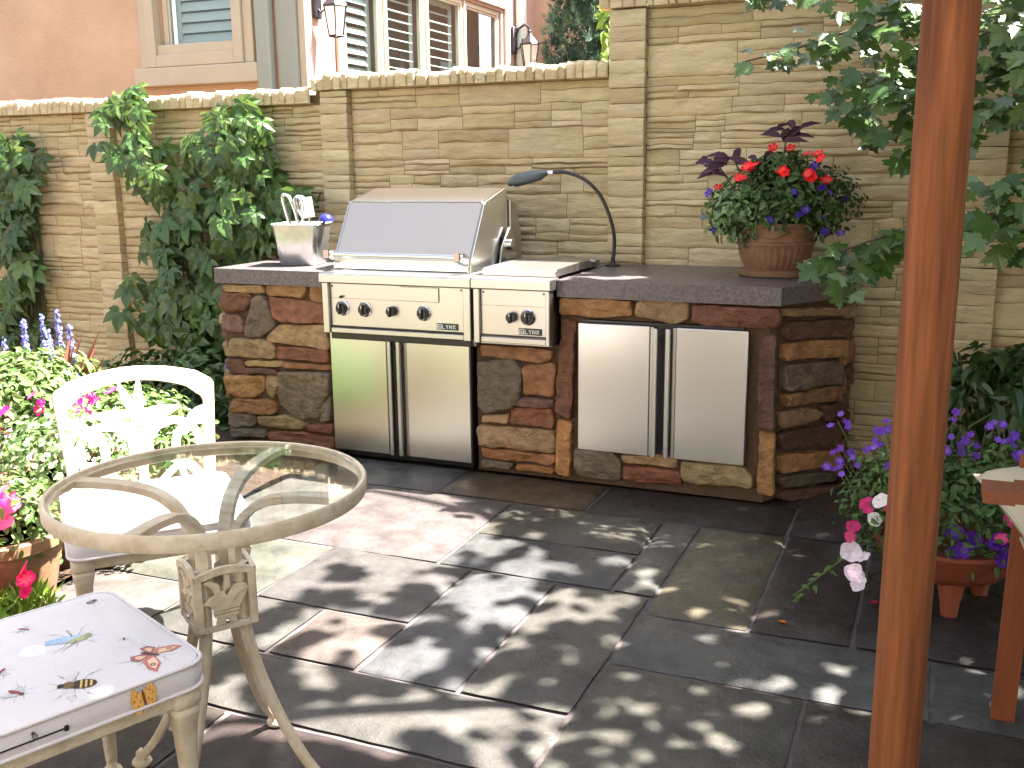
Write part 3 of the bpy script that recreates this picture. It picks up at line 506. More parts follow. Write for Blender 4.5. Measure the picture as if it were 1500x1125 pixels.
for x0,x1,zt in ((-9.0,-3.262,1.80),(-3.262,-1.56,1.87),(-1.56,3.9,2.19)): b.box(x0,x1,WY+.006,WY+.16,-.05,zt)
b.xf(WOFF).build('core', M_joint, gw)

# ------------------------------------------------------------------ house beyond the wall
HX, HY = -5.0, 7.35
hs = thing('stucco_house', 'orange stucco house beyond the garden wall with tan window surrounds', 'house', (HX, HY, 0))
def H(b): return b.xf(Matrix.Translation((-HX,-HY,0)))
def wallrects(b, u0,u1,z0,z1, holes, put, depth=.12):
    us = sorted({u0,u1,*[h[0] for h in holes],*[h[1] for h in holes]}); zs = sorted({z0,z1,*[h[2] for h in holes],*[h[3] for h in holes]})
    for i in range(len(us)-1):
        for j in range(len(zs)-1):
            cu=(us[i]+us[i+1])/2; cz=(zs[j]+zs[j+1])/2
            if any(h[0]<cu<h[1] and h[2]<cz<h[3] for h in holes): continue
            b.add([put(us[i],0,zs[j]),put(us[i+1],0,zs[j]),put(us[i+1],0,zs[j+1]),put(us[i],0,zs[j+1])],[(0,1,2,3)])
    for h in holes:
        q=[(h[0],h[2]),(h[1],h[2]),(h[1],h[3]),(h[0],h[3])]
        for k in range(4):
            a,c=q[k],q[(k+1)%4]; b.add([put(a[0],0,a[1]),put(c[0],0,c[1]),put(c[0],depth,c[1]),put(a[0],depth,a[1])],[(0,1,2,3)])
fA = lambda u,d,z: (u, HY+d, z)               # front facade, faces the patio
fB = lambda u,d,z: (HX-d, u, z)               # side facade, faces +X
wA = (-6.42,-5.60,2.28,4.0)
b = B(); wallrects(b, -14, HX, 0, 5, [wA], fA); H(b).build('front_wall', M_stucco, hs)
wB = (8.05,11.55,1.95,3.20)
b = B(); wallrects(b, HY, 12.6, 0, 5, [wB], fB); H(b).build('side_wall', M_stucco2, hs)
b = B(); b.box(HX-.6, HX+6.0, 12.6, 13.2, 0, 5); H(b).build('rear_wall', M_stucco, hs)
b = B(); b.box(-14, HX+.0, HY+.14, 12.55, 4.95, 5.2); H(b).build('roof', M_trim, hs)
# left window
def fbox(b, f, u0,u1,d0,d1,z0,z1,bev=.0):
    a=f(u0,d0,z0); c=f(u1,d1,z1); b.box(min(a[0],c[0]),max(a[0],c[0]),min(a[1],c[1]),max(a[1],c[1]),z0,z1,bev)
def frame(b, f, u0,u1,z0,z1,w,d0,d1,bev=.004):
    fbox(b,f,u0,u0+w,d0,d1,z0,z1,bev); fbox(b,f,u1-w,u1,d0,d1,z0,z1,bev)
    fbox(b,f,u0+w,u1-w,d0,d1,z0,z0+w,bev); fbox(b,f,u0+w,u1-w,d0,d1,z1-w,z1,bev)
def louvres(b, f, u0,u1,z0,z1,d,pitch=.09,ang=.6,w=.075):
    z=z0+pitch/2
    while z<z1-pitch*.4:
        c,s=math.cos(ang)*w/2,math.sin(ang)*w/2
        P=[f(u0,d-c,z-s),f(u1,d-c,z-s),f(u1,d+c,z+s),f(u0,d+c,z+s)]
        P2=[(p[0],p[1],p[2]+.009) for p in P]
        b.add(P+P2,[(0,1,2,3),(7,6,5,4),(0,4,5,1),(1,5,6,2),(2,6,7,3),(3,7,4,0)]); z+=pitch
t=.19
b = B(); frame(b, fA, wA[0]-t, wA[1]+t, wA[2]-.001, wA[3]+t, t-.002, -.06, .0, .006)
fbox(b, fA, wA[0]-t-.06, wA[1]+t+.06, -.10, .0, wA[2]-.16, wA[2]-.003, .01)
frame(b, fA, wA[0]-.10, wA[1]+.10, wA[2]+.001, wA[3]+.1, .098, -.09, -.062, .006)
H(b).build('window_surround', M_trim, hs)
def window(f, u0,u1,z0,z1, name='window', lou=True, ang=.5, fw=.05):
    b = B(); frame(b, f, u0+.003,u1-.003,z0+.003,z1-.003,fw,.03,.10,.004); w = H(b).build(name, M_frame, hs)
    b = B(); frame(b, f, u0+fw+.004,u1-fw-.004,z0+fw+.004,z1-fw-.004,.022,.045,.08,.003); H(b).build('sash', M_frame, w)
    b = B(); P=[f(u0+fw,.062,z0+fw),f(u1-fw,.062,z0+fw),f(u1-fw,.062,z1-fw),f(u0+fw,.062,z1-fw)]; b.add(P,[(0,1,2,3)]); H(b).build('pane', M_pane, w)
    if lou:
        b = B(); a=u0+fw+.01; c=u1-fw-.01; frame(b,f,a,c,z0+fw+.01,z1-fw-.01,.05,.14,.165,.003)
        louvres(b,f,a+.05,c-.05,z0+fw+.06,z1-fw-.06,.155,ang=ang); H(b).build('shutter', M_shut, w)
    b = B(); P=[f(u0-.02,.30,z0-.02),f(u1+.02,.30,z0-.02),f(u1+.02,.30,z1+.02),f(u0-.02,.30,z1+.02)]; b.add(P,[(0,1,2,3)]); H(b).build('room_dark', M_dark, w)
    return w
window(fA, *wA, ang=1.15)
# side facade: four lights in a row
cuts = [8.05,8.82,9.68,10.58,11.55]
for i in range(4): window(fB, cuts[i]+(.02 if i else 0), cuts[i+1]-(.02 if i<3 else 0), wB[2], wB[3], lou=(i<3), ang=.15 if i else .9)
b = B(); 
for c in cuts[1:-1]: fbox(b, fB, c-.017, c+.017, .01, .09, wB[2]+.003, wB[3]-.003, .003)
H(b).build_each('mullion', M_frame, hs)
b = B(); frame(b, fB, wB[0]-.14, wB[1]+.20, wB[2]-.13, wB[3]+.16, .13, -.035, .0, .006); H(b).build('window_surround', M_trim, hs)
b = B(); fbox(b, fA, -5.36, -5.22, -.11, -.01, 0, 5, .02); fbox(b, fA, -5.19,-5.0,-.03,0,0,5,.0); H(b).build('downspout', M_spout, hs)
b = B(); b.box(HX+.002, HX+.07, HY-.0, HY+.10, 0, 5, .004); H(b).build('corner_trim', M_trim, hs)
b = B(); fbox(b, fB, 11.95, 12.10, -.11, -.01, 0, 5, .02); H(b).build('downspout', M_shut, hs)

def lantern(loc, label, s=1.0):
    L_ = thing('wall_lantern', label, 'lantern', loc, 0, 'wall lanterns on the side of the house')
    b = B(); b.box(-.0,.03,-.045,.045,-.02,.22,.006)
    b.tube([(.02,0,.13),(.06,0,.20),(.12,0,.235),(.16,0,.21),(.17,0,.16)],.011,8)
    b.tube([(.02,0,.05),(.05,0,.02),(.09,0,.05),(.10,0,.11)],.008,8); b.build('bracket', M_iron, L_, True)
    b = B(); b.lathe([(.012,.165),(.02,.15),(.03,.13),(.075,.09),(.098,.065),(.098,.055)],(.17,0,0),6); b.lathe([(.012,.185),(.02,.172),(.012,.160)],(.17,0,0),10)
    b.build('roof_cap', M_iron, L_)
    b = B(); b.lathe([(.088,.053),(.055,-.145)],(.17,0,0),6); b.build('glass_shade', M_lglass, L_)
    b = B()
    for k in range(6):
        a=2*PI*k/6; b.tube([(.17+.091*math.cos(a),.091*math.sin(a),.055),(.17+.058*math.cos(a),.058*math.sin(a),-.15)],.0055,5)
        a2=2*PI*(k+1)/6
        b.tube([(.17+.058*math.cos(a),.058*math.sin(a),-.15),(.17+.058*math.cos(a2),.058*math.sin(a2),-.15)],.007,5)
        b.tube([(.17+.092*math.cos(a),.092*math.sin(a),.055),(.17+.092*math.cos(a2),.092*math.sin(a2),.055)],.008,5)
    b.build('cage', M_iron, L_)
    b = B(); b.lathe([(.0,-.10),(.012,-.09),(.014,-.03),(.0,.0)],(.17,0,0),8); b.build('bulb', M_white, L_, True)
    L_.scale = (s,)*3
    return L_
lantern((HX+.0, 7.62, 2.66), 'dark iron wall lantern left of the shuttered windows', 1.15)
lantern((HX+.0, 11.90, 2.78), 'dark iron wall lantern right of the shuttered windows beside the juniper', 1.3)

# ------------------------------------------------------------------ unseen house wall added behind the viewer to bounce sun and fill steel reflections
oh = thing('added_bounce_house', 'unseen cream stucco house wall added opposite the grill counter to bounce light', 'house', (0,-3.3,0))
fO = lambda u,d,z: (u, -3.3-d, z)
b = B(); hl = [(-3.4,-1.4,.0,2.2),(.6,1.8,.9,2.2)]; wallrects(b, -9, 7, 0, 4.2, hl, fO, .15); b.xf(Matrix.Translation((0,3.3,0))).build('wall', M_cream, oh)
b = B(); 
for h in hl: b.add([fO(h[0],.15,h[2]),fO(h[1],.15,h[2]),fO(h[1],.15,h[3]),fO(h[0],.15,h[3])],[(0,1,2,3)])
b.xf(Matrix.Translation((0,3.3,0))).build_each('added_dark_panel', M_dark, oh)  # dark panels added to vary what the steel reflects
b = B(); b.box(-9.2,7.2,-7.5,-3.0,4.2,4.35); b.xf(Matrix.Translation((0,3.3,0))).build('roof', M_trim, oh)

hg = thing('added_shade_hedge', 'unseen tall dark hedge added beyond the armchair to darken the right-hand side', 'hedge', (2.3,.4,0))  # hedge added out of view to darken the right side and reflections
HL = Leaves(T_oval())
for i in range(7000):
    f_ = R.random(); x=R.uniform(-.45,.5); HL.add((x, R.uniform(-3.0,1.6), R.uniform(.02,3.4)), (-1,R.uniform(-.6,.6),R.uniform(0,.9)), rdir(-.3), R.uniform(.10,.16), jit(s2l((.20,.29,.15)),.2))
HL.build('leaves', M_leafm, hg)
b = B()
for i in range(7): b.tube([(.1,-2.6+.65*i,0),(.05,-2.6+.66*i,1.5),(.1,-2.55+.64*i,2.9)],[.03,.022,.01],7)
b.build('stems', M_bark, hg, True)
# ------------------------------------------------------------------ stone counter
SC_COL = {'o':(.61,.43,.27),'r':(.47,.29,.20),'g':(.43,.37,.30),'t':(.60,.49,.35),'d':(.38,.26,.20),'m':(.44,.31,.26)}
ct = thing('stone_counter', 'field stone barbecue counter with dark granite tile top against the tan wall', 'counter', (-2, 4.5, 0))
CO = Matrix.Translation((2,-4.5,0))
def fieldstone(b, poly, O, U, V, N, depth, key):
    """one rough stone: rounded outline, several rings up to a bumpy face"""
    n = len(poly); area = sum(poly[i][0]*poly[(i+1)%n][1]-poly[(i+1)%n][0]*poly[i][1] for i in range(n))
    if area < 0: poly = poly[::-1]
    pts = []
    for i in range(n):                                   # resample
        a, c = Vector(poly[i]), Vector(poly[(i+1)%n]); k = max(1, int((c-a).length/.014))
        for j in range(k): pts.append(a.lerp(c, j/k))
    for _ in range(1):                                   # soften the corners
        pts = [(pts[i-1]+pts[i]*2+pts[(i+1)%len(pts)])/4 for i in range(len(pts))]
    cx = sum((p for p in pts), Vector((0,0)))/len(pts); sd = R.random()*90; m_ = len(pts)
    tx,ty = R.uniform(-.06,.06), R.uniform(-.12,.12)
    rad = min(min((p-cx).length for p in pts), .08)
    rings = [(-.003,0,.0),(-.002,.0,.55),(.0005,.0,.86),(.005,.0,.98),(.016,.0,1.0),(None,.72,1.0),(None,.48,1.0),(None,.24,1.0)]
    vs = []
    for ins,sc_,h in rings:
        for p in pts:
            dlt = p-cx; L_ = dlt.length or 1
            q = p - dlt/L_*min(ins, L_*.6) if ins is not None else cx + dlt*sc_*(1-.022/max(L_,.03)*.5)
            w = .006*nz3(q.x,q.y,sd,16)+.003*nz3(q.x,q.y,sd,48)
            q = q + Vector((w, .006*nz3(q.y,q.x,sd+7,16))) if ins is not None else q
            dd = q-cx
            d = depth*h
            if h > .5:
                led = nz3(q.x*4,q.y*16,sd,1)*3; led = (math.floor(led)+min(1,(led-math.floor(led))*3))/3
                d += (.018*nz3(q.x,q.y,sd,7) + .010*led + .009*nz3(q.x,q.y,sd+3,22) + .004*nz3(q.x,q.y,sd+3,50))*min(1,(h-.4)*2) + tx*dd.x + ty*dd.y
            vs.append(O + U*q.x + V*q.y + N*d)
    vs.append(O + U*cx.x + V*cx.y + N*(depth*1.0+.022*nz3(cx.x,cx.y,sd,7)))
    fs = []
    for j in range(len(rings)-1):
        for k in range(m_): fs.append((j*m_+k, j*m_+(k+1)%m_, (j+1)*m_+(k+1)%m_, (j+1)*m_+k))
    base = (len(rings)-1)*m_
    for k in range(m_): fs.append((base+k, base+(k+1)%m_, len(vs)-1))
    b.add(vs, fs, s2l(jit(SC_COL[key], .10)))
FY = 4.155
GX0, GX1 = -2.70, -1.955           # grill opening
CA = Vector((-.62, FY, 0)); CD = Vector((.24,.44,0)).normalized(); CN = Vector((CD.y,-CD.x,0)); CB = CA + CD*.50
b = B()
b.box(-3.36, GX0-.0, FY, WY-.02, 0, .838, .004)
b.box(GX1+.012, -1.53, FY, WY-.02, 0, .62, .004)
b.box(-1.528, -1.42, FY, WY-.02, 0, .838); b.box(-.735, -.622, FY, WY-.02, 0, .838)
b.box(-1.42, -.735, FY, WY-.02, .745, .838); b.box(-1.42, -.735, FY, WY-.02, 0, .15); b.box(-1.42,-.735, FY+.35, WY-.02, .15,.745)
# angled corner core
pl = [(-.622,FY),(CB.x,CB.y),(CB.x,WY-.02),(-.622,WY-.02)]
b.prism(pl, .838, ((0,0,0),(1,0,0),(0,1,0),(0,0,1)))
b.xf(CO).build('mortar_core', M_brmort, ct)
b = B(); O=Vector((0,FY-.0,0)); U=Vector((1,0,0)); V=Vector((0,0,1)); N=Vector((0,-1,0))
for k,p in STONES_FRONT: fieldstone(b, [(x,z) for x,z in p], O,U,V,N, .032, k)
for k,p in STONES_CORNER: fieldstone(b, p, CA, CD, V, CN, .034, k)
# right-hand return and left end, built up of flat stones
def course(b, O, U, N, L_, z1):
    z = .01
    while z < z1-.03:
        h = R.uniform(.05,.11); u = 0.0
        if z1-z-h < .03: h = z1-z
        while u < L_-.02:
            w = R.uniform(.12,.3); 
            if L_-u-w < .08: w = L_-u
            j = lambda: R.uniform(-.006,.006)
            fieldstone(b, [(u+.006+j(),z+.006+j()),(u+w*.5,z+.004+j()),(u+w-.006+j(),z+.006+j()),(u+w-.006+j(),z+h-.006+j()),(u+w*.5,z+h-.004+j()),(u+.006+j(),z+h-.006+j())], O,U,V,N,.03,R.choice('orgtdm'))
            u += w
        z += h
course(b, CB, Vector((0,1,0)), Vector((1,0,0)), WY-.03-CB.y, .83)
course(b, Vector((-3.36,WY-.03,0)), Vector((0,-1,0)), Vector((-1,0,0)), WY-.03-FY, .83)
b.xf(CO).build('stone_facing', M_fstone, ct, smooth=True, angle=55)
# granite tiles, each with its joint
b = B(); zt, zb = .914, .842
def slab(poly, z0=zb, z1=zt): b.prism(poly, z1-z0, ((0,0,z0),(1,0,0),(0,1,0),(0,0,1)), bev=.0015)
fy = FY-.045
xs = [-3.375,-3.03,GX0-.006]
for i in range(2):
    slab([(xs[i]+.0018,fy),(xs[i+1]-.0018,fy),(xs[i+1]-.0018,4.52),(xs[i]+.001,4.52)]); slab([(xs[i]+.0018,4.523),(xs[i+1]-.0018,4.523),(xs[i+1]-.0018,WY-.005),(xs[i]+.001,WY-.005)])
xs = [-1.532,-1.225,-.885,-.575]
for i in range(3):
    slab([(xs[i]+.0018,fy),(xs[i+1]-.0018,fy),(xs[i+1]-.0018,4.46),(xs[i]+.001,4.46)]); slab([(xs[i]+.0018,4.463),(xs[i+1]-.0018,4.463),(xs[i+1]-.0018,WY-.005),(xs[i]+.001,WY-.005)])
ox = CB.x+.045
slab([(-.574,fy),(ox-.05,4.46),(-.574,4.46)]) if False else None
slab([(-.573,fy+.004),(ox-.075,4.40),(ox-.03,4.455),(-.573,4.455)]); slab([(-.573,4.463),(ox-.025,4.463),(ox,4.53),(ox,WY-.005),(-.573,WY-.005)])
slab([(-2.69,4.70),(-1.54,4.70),(-1.54,WY-.005),(-2.69,WY-.005)])
b.xf(CO).build('granite_top', M_gran, ct)
b = B(); b.box(-3.37,GX0-.008,fy+.002,WY-.006,zb-.002,zt-.0016); b.box(-1.53,-.576,fy+.002,WY-.006,zb-.002,zt-.0016)
b.prism([(-.576,fy+.008),(ox-.078,4.40),(ox-.004,4.53),(ox-.003,WY-.006),(-.576,WY-.006)], .0705, ((0,0,zb-.001),(1,0,0),(0,1,0),(0,0,1)))
b.xf(CO).build('grout', M_grout, ct)

# access doors in the counter
def door_pair(parent, off, x0, x1, xm0, xm1, z0, z1, yf, steelm, hinge=True):
    for k,(a,c) in enumerate(((x0,xm0),(xm1,x1))):
        b = B(); b.box(a,c,yf,yf+.022,z0,z1,.0025); d = b.xf(off).build('access_door', steelm, parent)
        b = B(); hx = xm0+.030 if k==0 else xm1-.030
        w=.010
        b.box(hx-w,hx+w,yf-.030,yf-.016,z0+.005,z1-.003,.003); 
        for z in (z0+.06,z1-.06): b.box(hx-.006,hx+.006,yf-.018,yf+.01,z-.01,z+.01)
        b.xf(off).build('door_handle', M_steelh, d)
        b = B(); e = (xm0+.001, xm0+.016) if k==0 else (xm1-.016, xm1-.001)
        b.box(e[0],e[1],yf+.004,yf+.020,z0+.002,z1-.002,.002); b.xf(off).build('door_return', M_steelh, d)
b = B(); b.box(-1.425,-.725,FY-.012,FY+.30,.152,.742); b.xf(CO).build('door_recess', M_blackp, ct)
door_pair(ct, CO, -1.432,-.700, -1.112,-.998, .163,.730, FY-.045, M_steel)
b = B()
for z in (.60,.26): b.box(-.702,-.694,FY-.03,FY-.012,z-.035,z+.035,.002)
b.xf(CO).build_each('hinge', M_black, ct)

# ------------------------------------------------------------------ gas grill
gr = thing('gas_grill', 'stainless steel gas grill with closed hood built into the stone counter', 'grill', (-2.33, 4.35, 0))
GO = Matrix.Translation((2.33,-4.35,0)); G = lambda b: b.xf(GO)
b = B(); b.box(-2.695,-1.962,4.135,4.69,.028,.60); b.box(-2.672,-1.93,4.075,4.69,.60,.872,.003); G(b).build('firebox', M_blackp, gr)
b = B(); b.box(-2.66,-1.97,4.16,4.62,.004,.027); G(b).build('toe_kick', M_blackp, gr)
# doors
door_pair(gr, GO, -2.705,-1.958, -2.395,-2.287, .040,.624, 4.112, M_steel)
b = B(); b.box(-1.961,-1.951,4.115,4.16,.03,.62,.002); G(b).build('side_frame', M_blackp, gr)
# control panel with end posts
b = B(); b.box(-2.655,-1.955,4.060,4.072,.668,.868,.001); pn = G(b).build('control_panel', M_steelh, gr)
b = B(); b.box(-2.692,-2.657,4.042,4.10,.632,.872,.003); b.box(-1.953,-1.916,4.042,4.10,.632,.872,.003); b.box(-1.940,-1.917,4.10,4.60,.60,.872,.002)
G(b).build_each('panel_end_post', M_steelh, gr)
b = B(); b.box(-2.655,-1.955,4.050,4.062,.634,.658,.003); G(b).build('drip_tray_front', M_steelh, gr)
b = B(); b.box(-2.655,-1.955,4.055,4.059,.6615,.6675); G(b).build('tray_gap', M_blackp, gr)
b = B(); b.box(-2.28,-2.082,4.0575,4.0595,.800,.866,.0008); G(b).build('name_plate_blank', M_steelh, pn)
b = B(); b.box(-2.28,-2.08,4.0562,4.0573,.862,.8635); b.box(-2.0815,-2.0790,4.0560,4.0573,.800,.8630); b.box(-2.655,-2.0815,4.0578,4.0593,.7985,.7995); G(b).build('panel_seam', M_blackp, pn)
# bullnose shelf
b = B(); prof = [(4.120,.8735),(4.030,.8735),(4.026,.877),(4.026,.912),(4.032,.918),(4.14,.921),(4.14,.905)]
b.prism([(p[0],p[1]) for p in prof], .785, ((-2.695,0,0),(0,1,0),(0,0,1),(1,0,0))); G(b).build('front_shelf', M_steelh, gr)
b = B(); b.box(-2.70,-1.945,4.141,4.70,.870,.925,.003); G(b).build('fire_rim', M_steelh, gr)
def knob(x, z, parent, off, y=4.06, big=True):
    rt = Matrix.Translation((x,y,z)) @ Matrix.Rotation(PI/2,4,'X')
    if big:
        b = B(); b.lathe([(.036,0),(.036,.006),(.031,.010),(.027,.008),(.0,.008)],(0,0,0),28); b.xf(rt).xf(off).build('bezel_ring', M_chrome, parent, True)
    b = B(); rr = .025 if big else .023
    b.lathe([(rr,.006),(rr,.022),(rr*.9,.030),(0,.031)],(0,0,0),24); b.box(-.008,.008,-rr*1.02,rr*1.02,.026,.040,.003)
    b.xf(rt).xf(off).build('control_knob', M_blackp, parent, True, 35)
    b = B(); b.box(-.0016,.0016,rr*.25,rr*.9,.0402,.0408); b.xf(rt).xf(off).build('knob_mark', M_white, parent)
for x,z,g in ((-2.590,.752,1),(-2.468,.751,1),(-2.322,.749,0),(-2.158,.747,1)): knob(x,z,pn,GO,big=bool(g))
b = B(); rt = Matrix.Translation((-2.595,4.06,.806)) @ Matrix.Rotation(PI/2,4,'X'); b.lathe([(.006,0),(.006,.010),(0,.011)],(0,0,0),12); b.xf(rt); b.tube([(-2.600,4.05,.803),(-2.585,4.045,.811)],.004,6); G(b).build('igniter', M_blackp, pn)
def screws(pts, off, parent):
    b = B()
    for x,z in pts: b.lathe([(.0045,0),(.0045,.002),(0,.0035)],(0,0,0),10,mtx=Matrix.Translation((x,4.06,z)) @ Matrix.Rotation(PI/2,4,'X'))
    b.xf(off).build_each('screw', M_iron, parent, True)
screws([(-2.645,.855),(-1.968,.858)], GO, pn)
# badge with raised letters
def badge(x, z, off, parent):
    w,h = .110,.030
    b = B(); b.box(x-w/2,x+w/2,4.0565,4.0595,z-h/2,z+h/2,.0012); bd = b.xf(off).build('maker_badge', M_badge, parent)
    b = B(); y0,y1 = 4.0550,4.0564
    def st(ax,az,bx,bz,t=.0031):
        a=Vector((ax,0,az)); c=Vector((bx,0,bz)); d=(c-a).normalized(); n_=Vector((-d.z,0,d.x))*t/2
        q=[a-n_,c-n_,c+n_,a+n_]; vs=[(p.x,y0,p.z) for p in q]+[(p.x,y1,p.z) for p in q]
        b.add(vs,[(0,1,2,3),(7,6,5,4),(0,4,5,1),(1,5,6,2),(2,6,7,3),(3,7,4,0)])
    # emblem: square holding a small block figure
    ex = x-w/2+.015; s_=.0098
    st(ex-s_,z-s_,ex+s_,z-s_); st(ex+s_,z-s_-.001,ex+s_,z+s_+.001); st(ex+s_,z+s_,ex-s_,z+s_); st(ex-s_,z+s_+.001,ex-s_,z-s_-.001)
    st(ex-.003,z-.006,ex-.003,z+.006); st(ex-.003,z,ex+.004,z); st(ex+.004,z-.006,ex+.004,z)
    lx = ex+s_+.0065; lw=.0115; lh=.0085; gp=.0178
    st(lx,z+lh,lx,z-lh); st(lx-.001,z-lh,lx+lw,z-lh)                                   # L
    o=lx+gp; st(o,z+lh,o+lw/2,z); st(o+lw,z+lh,o+lw/2,z); st(o+lw/2,z+.001,o+lw/2,z-lh)   # Y
    o+=gp; st(o,z-lh,o,z+lh); st(o+lw,z-lh,o+lw,z+lh); st(o,z+lh,o+lw,z-lh)             # N
    o+=gp; st(o,z-lh,o+lw,z+lh); st(o,z+lh,o+lw,z-lh)                                   # X
    b.xf(off).build('lettering', M_white, bd)
badge(-2.040,.690,GO,pn)
# hood
hx0,hx1 = -2.690,-1.968
prof = [(4.160,.928),(4.162,.975),(4.318,1.232),(4.330,1.240),(4.560,1.298),(4.585,1.290),(4.585,.928)]
b = B()
n=len(prof); vs=[(hx0,y,z) for y,z in prof]+[(hx1,y,z) for y,z in prof]
b.add(vs,[(i,i+1,n+i+1,n+i) for i in range(n-1)]); G(b).build('hood', M_hood, gr, True, 20)
hood = gr.children[-1]
b = B(); 
for X,fl in ((hx0-.004,1),(hx1+.004,0)):
    pf=[(y,z) for y,z in prof]
    b.prism(pf, .014, ((X-.014 if not fl else X,0,0),(0,1,0),(0,0,1),(1,0,0)), bev=.002)
G(b).build_each('hood_end_cap', M_endcap, hood)
b = B(); b.tube([(hx0+.01,4.325,1.2405),(hx1-.01,4.325,1.2405)],.0035,8); b.box(hx0+.004,hx1-.004,4.150,4.166,.928,.958,.003); G(b).build('hood_seam', M_chrome, hood, True)
b = B(); b.tube([(hx0+.015,4.085,1.002),(hx1-.0,4.085,1.000)],.0135,14); G(b).build('hood_handle', M_chrome, hood, True)
b = B()
for X in (hx0+.01,hx1-.03): b.prism([(4.06,1.022),(4.115,1.022),(4.19,.985),(4.17,.955),(4.12,.965),(4.062,.985)], .032, ((X-.006,0,0),(0,1,0),(0,0,1),(1,0,0)), bev=.004)
G(b).build_each('handle_bracket', M_chrome, hood, True)
# hinge bracket at the right end, heat shield behind
b = B(); b.prism([(4.44,.925),(4.47,1.02),(4.56,1.11),(4.62,1.06),(4.64,.97),(4.60,.925)], .010, ((hx1+.018,0,0),(0,1,0),(0,0,1),(1,0,0)), bev=.002)
b.lathe([(.028,0),(.028,.02),(.012,.026),(0,.026)],(hx1+.028,4.55,1.03),16,mtx=Matrix.Rotation(PI/2,4,'Y')); G(b).build('rotisserie_bracket', M_chrome, gr, True, 30)
b = B(); b.prism([(4.60,.925),(4.60,1.24),(4.68,1.22),(4.74,1.05),(4.74,.925)], .73, ((-2.685,0,0),(0,1,0),(0,0,1),(1,0,0)), bev=.002); G(b).build('back_shield', M_steelh, gr)

# ------------------------------------------------------------------ side burner
sb = thing('side_burner', 'narrow stainless steel side burner with a flat lid right of the grill', 'side burner', (-1.72, 4.35, .6))
SO = Matrix.Translation((1.72,-4.35,-.6)); S_ = lambda b: b.xf(SO)
b = B(); b.box(-1.892,-1.5425,4.075,4.69,.622,.905,.002); S_(b).build('burner_box', M_steelh, sb)
b = B(); b.box(-1.870,-1.560,4.060,4.074,.668,.868,.001); p2 = S_(b).build('control_panel', M_steelh, sb)
b = B(); b.box(-1.902,-1.872,4.042,4.10,.628,.872,.003); b.box(-1.558,-1.540,4.042,4.10,.628,.872,.003); S_(b).build_each('panel_end_post', M_steelh, sb)
b = B(); b.box(-1.870,-1.560,4.050,4.062,.632,.658,.003); S_(b).build('drip_tray_front', M_steelh, sb)
b = B(); b.box(-1.870,-1.560,4.055,4.059,.6620,.6675); b.box(-1.868,-1.562,4.0578,4.0593,.7985,.7995); S_(b).build('panel_seam', M_blackp, p2)
b = B(); prof2 = [(4.120,.8735),(4.030,.8735),(4.026,.877),(4.026,.912),(4.032,.918),(4.14,.921),(4.14,.905)]
b.prism(prof2, .372, ((-1.904,0,0),(0,1,0),(0,0,1),(1,0,0))); S_(b).build('front_shelf', M_steelh, sb)
b = B(); b.prism([(4.135,.923),(4.135,.948),(4.142,.954),(4.60,.962),(4.61,.955),(4.61,.923)], .350, ((-1.896,0,0),(0,1,0),(0,0,1),(1,0,0)), bev=.0015); S_(b).build('lid', M_steelh, sb)
b = B(); b.box(-1.896,-1.546,4.614,4.76,.918,.950,.003); b.tube([(-1.60,4.612,.952),(-1.52,4.612,.952)],.007,8); S_(b).build('lid_hinge', M_steelh, sb)
knob(-1.720,.750,p2,SO,big=False); knob(-1.645,.752,p2,SO)
screws([(-1.858,.856),(-1.572,.856)], SO, p2)
badge(-1.635,.688,SO,p2)

# ------------------------------------------------------------------ gooseneck lamp, bucket, utensils
gl = thing('gooseneck_lamp', 'black gooseneck lamp arching over the side burner from the granite top', 'lamp', (-1.486,4.78,.914))
b = B(); b.lathe([(.036,.0),(.036,.008),(.022,.012),(.012,.020),(.010,.045),(0,.046)],(0,0,0),20); b.build('lamp_base', M_black, gl, True)
pts=[(-.002,0,.02),(.006,0,.09),(.006,-.01,.16),(-.012,-.02,.24),(-.05,-.03,.33),(-.10,-.045,.395),(-.16,-.06,.435),(-.23,-.075,.456),(-.285,-.085,.455)]
def smoothpts(P,k=5):
    P=[Vector(p) for p in P]; out=[]
    for i in range(len(P)-1):
        a=P[max(i-1,0)];c=P[i];d=P[i+1];e=P[min(i+2,len(P)-1)]
        for j in range(k):
            t=j/k; out.append(.5*((2*c)+(d-a)*t+(2*a-5*c+4*d-e)*t*t+(3*c-a-3*d+e)*t**3))
    return out+[P[-1]]
sp = smoothpts(pts,9); b = B(); b.tube(sp,[.0085+.0009*(i%2) for i in range(len(sp))],10); b.build('gooseneck', M_black, gl, True, 180)
b = B(); b.tube([(-.280,-.085,.455),(-.315,-.088,.452)],.012,12); b.build('collar', M_chrome, gl, True)
b = B(); b.tube([(-.305,-.087,.452),(-.325,-.09,.450),(-.345,-.095,.443),(-.40,-.105,.432),(-.46,-.115,.416),(-.475,-.118,.410)],[.012,.024,.036,.041,.040,.037],18,sq=.75)
b.build('lamp_head', M_lampg, gl, True, 50)
b = B(); b.tube([(-.474,-.118,.411),(-.50,-.122,.404),(-.502,-.122,.4035)],[.036,.026,.0],18,sq=.6); b.build('head_lip', M_lampg, gl, True)

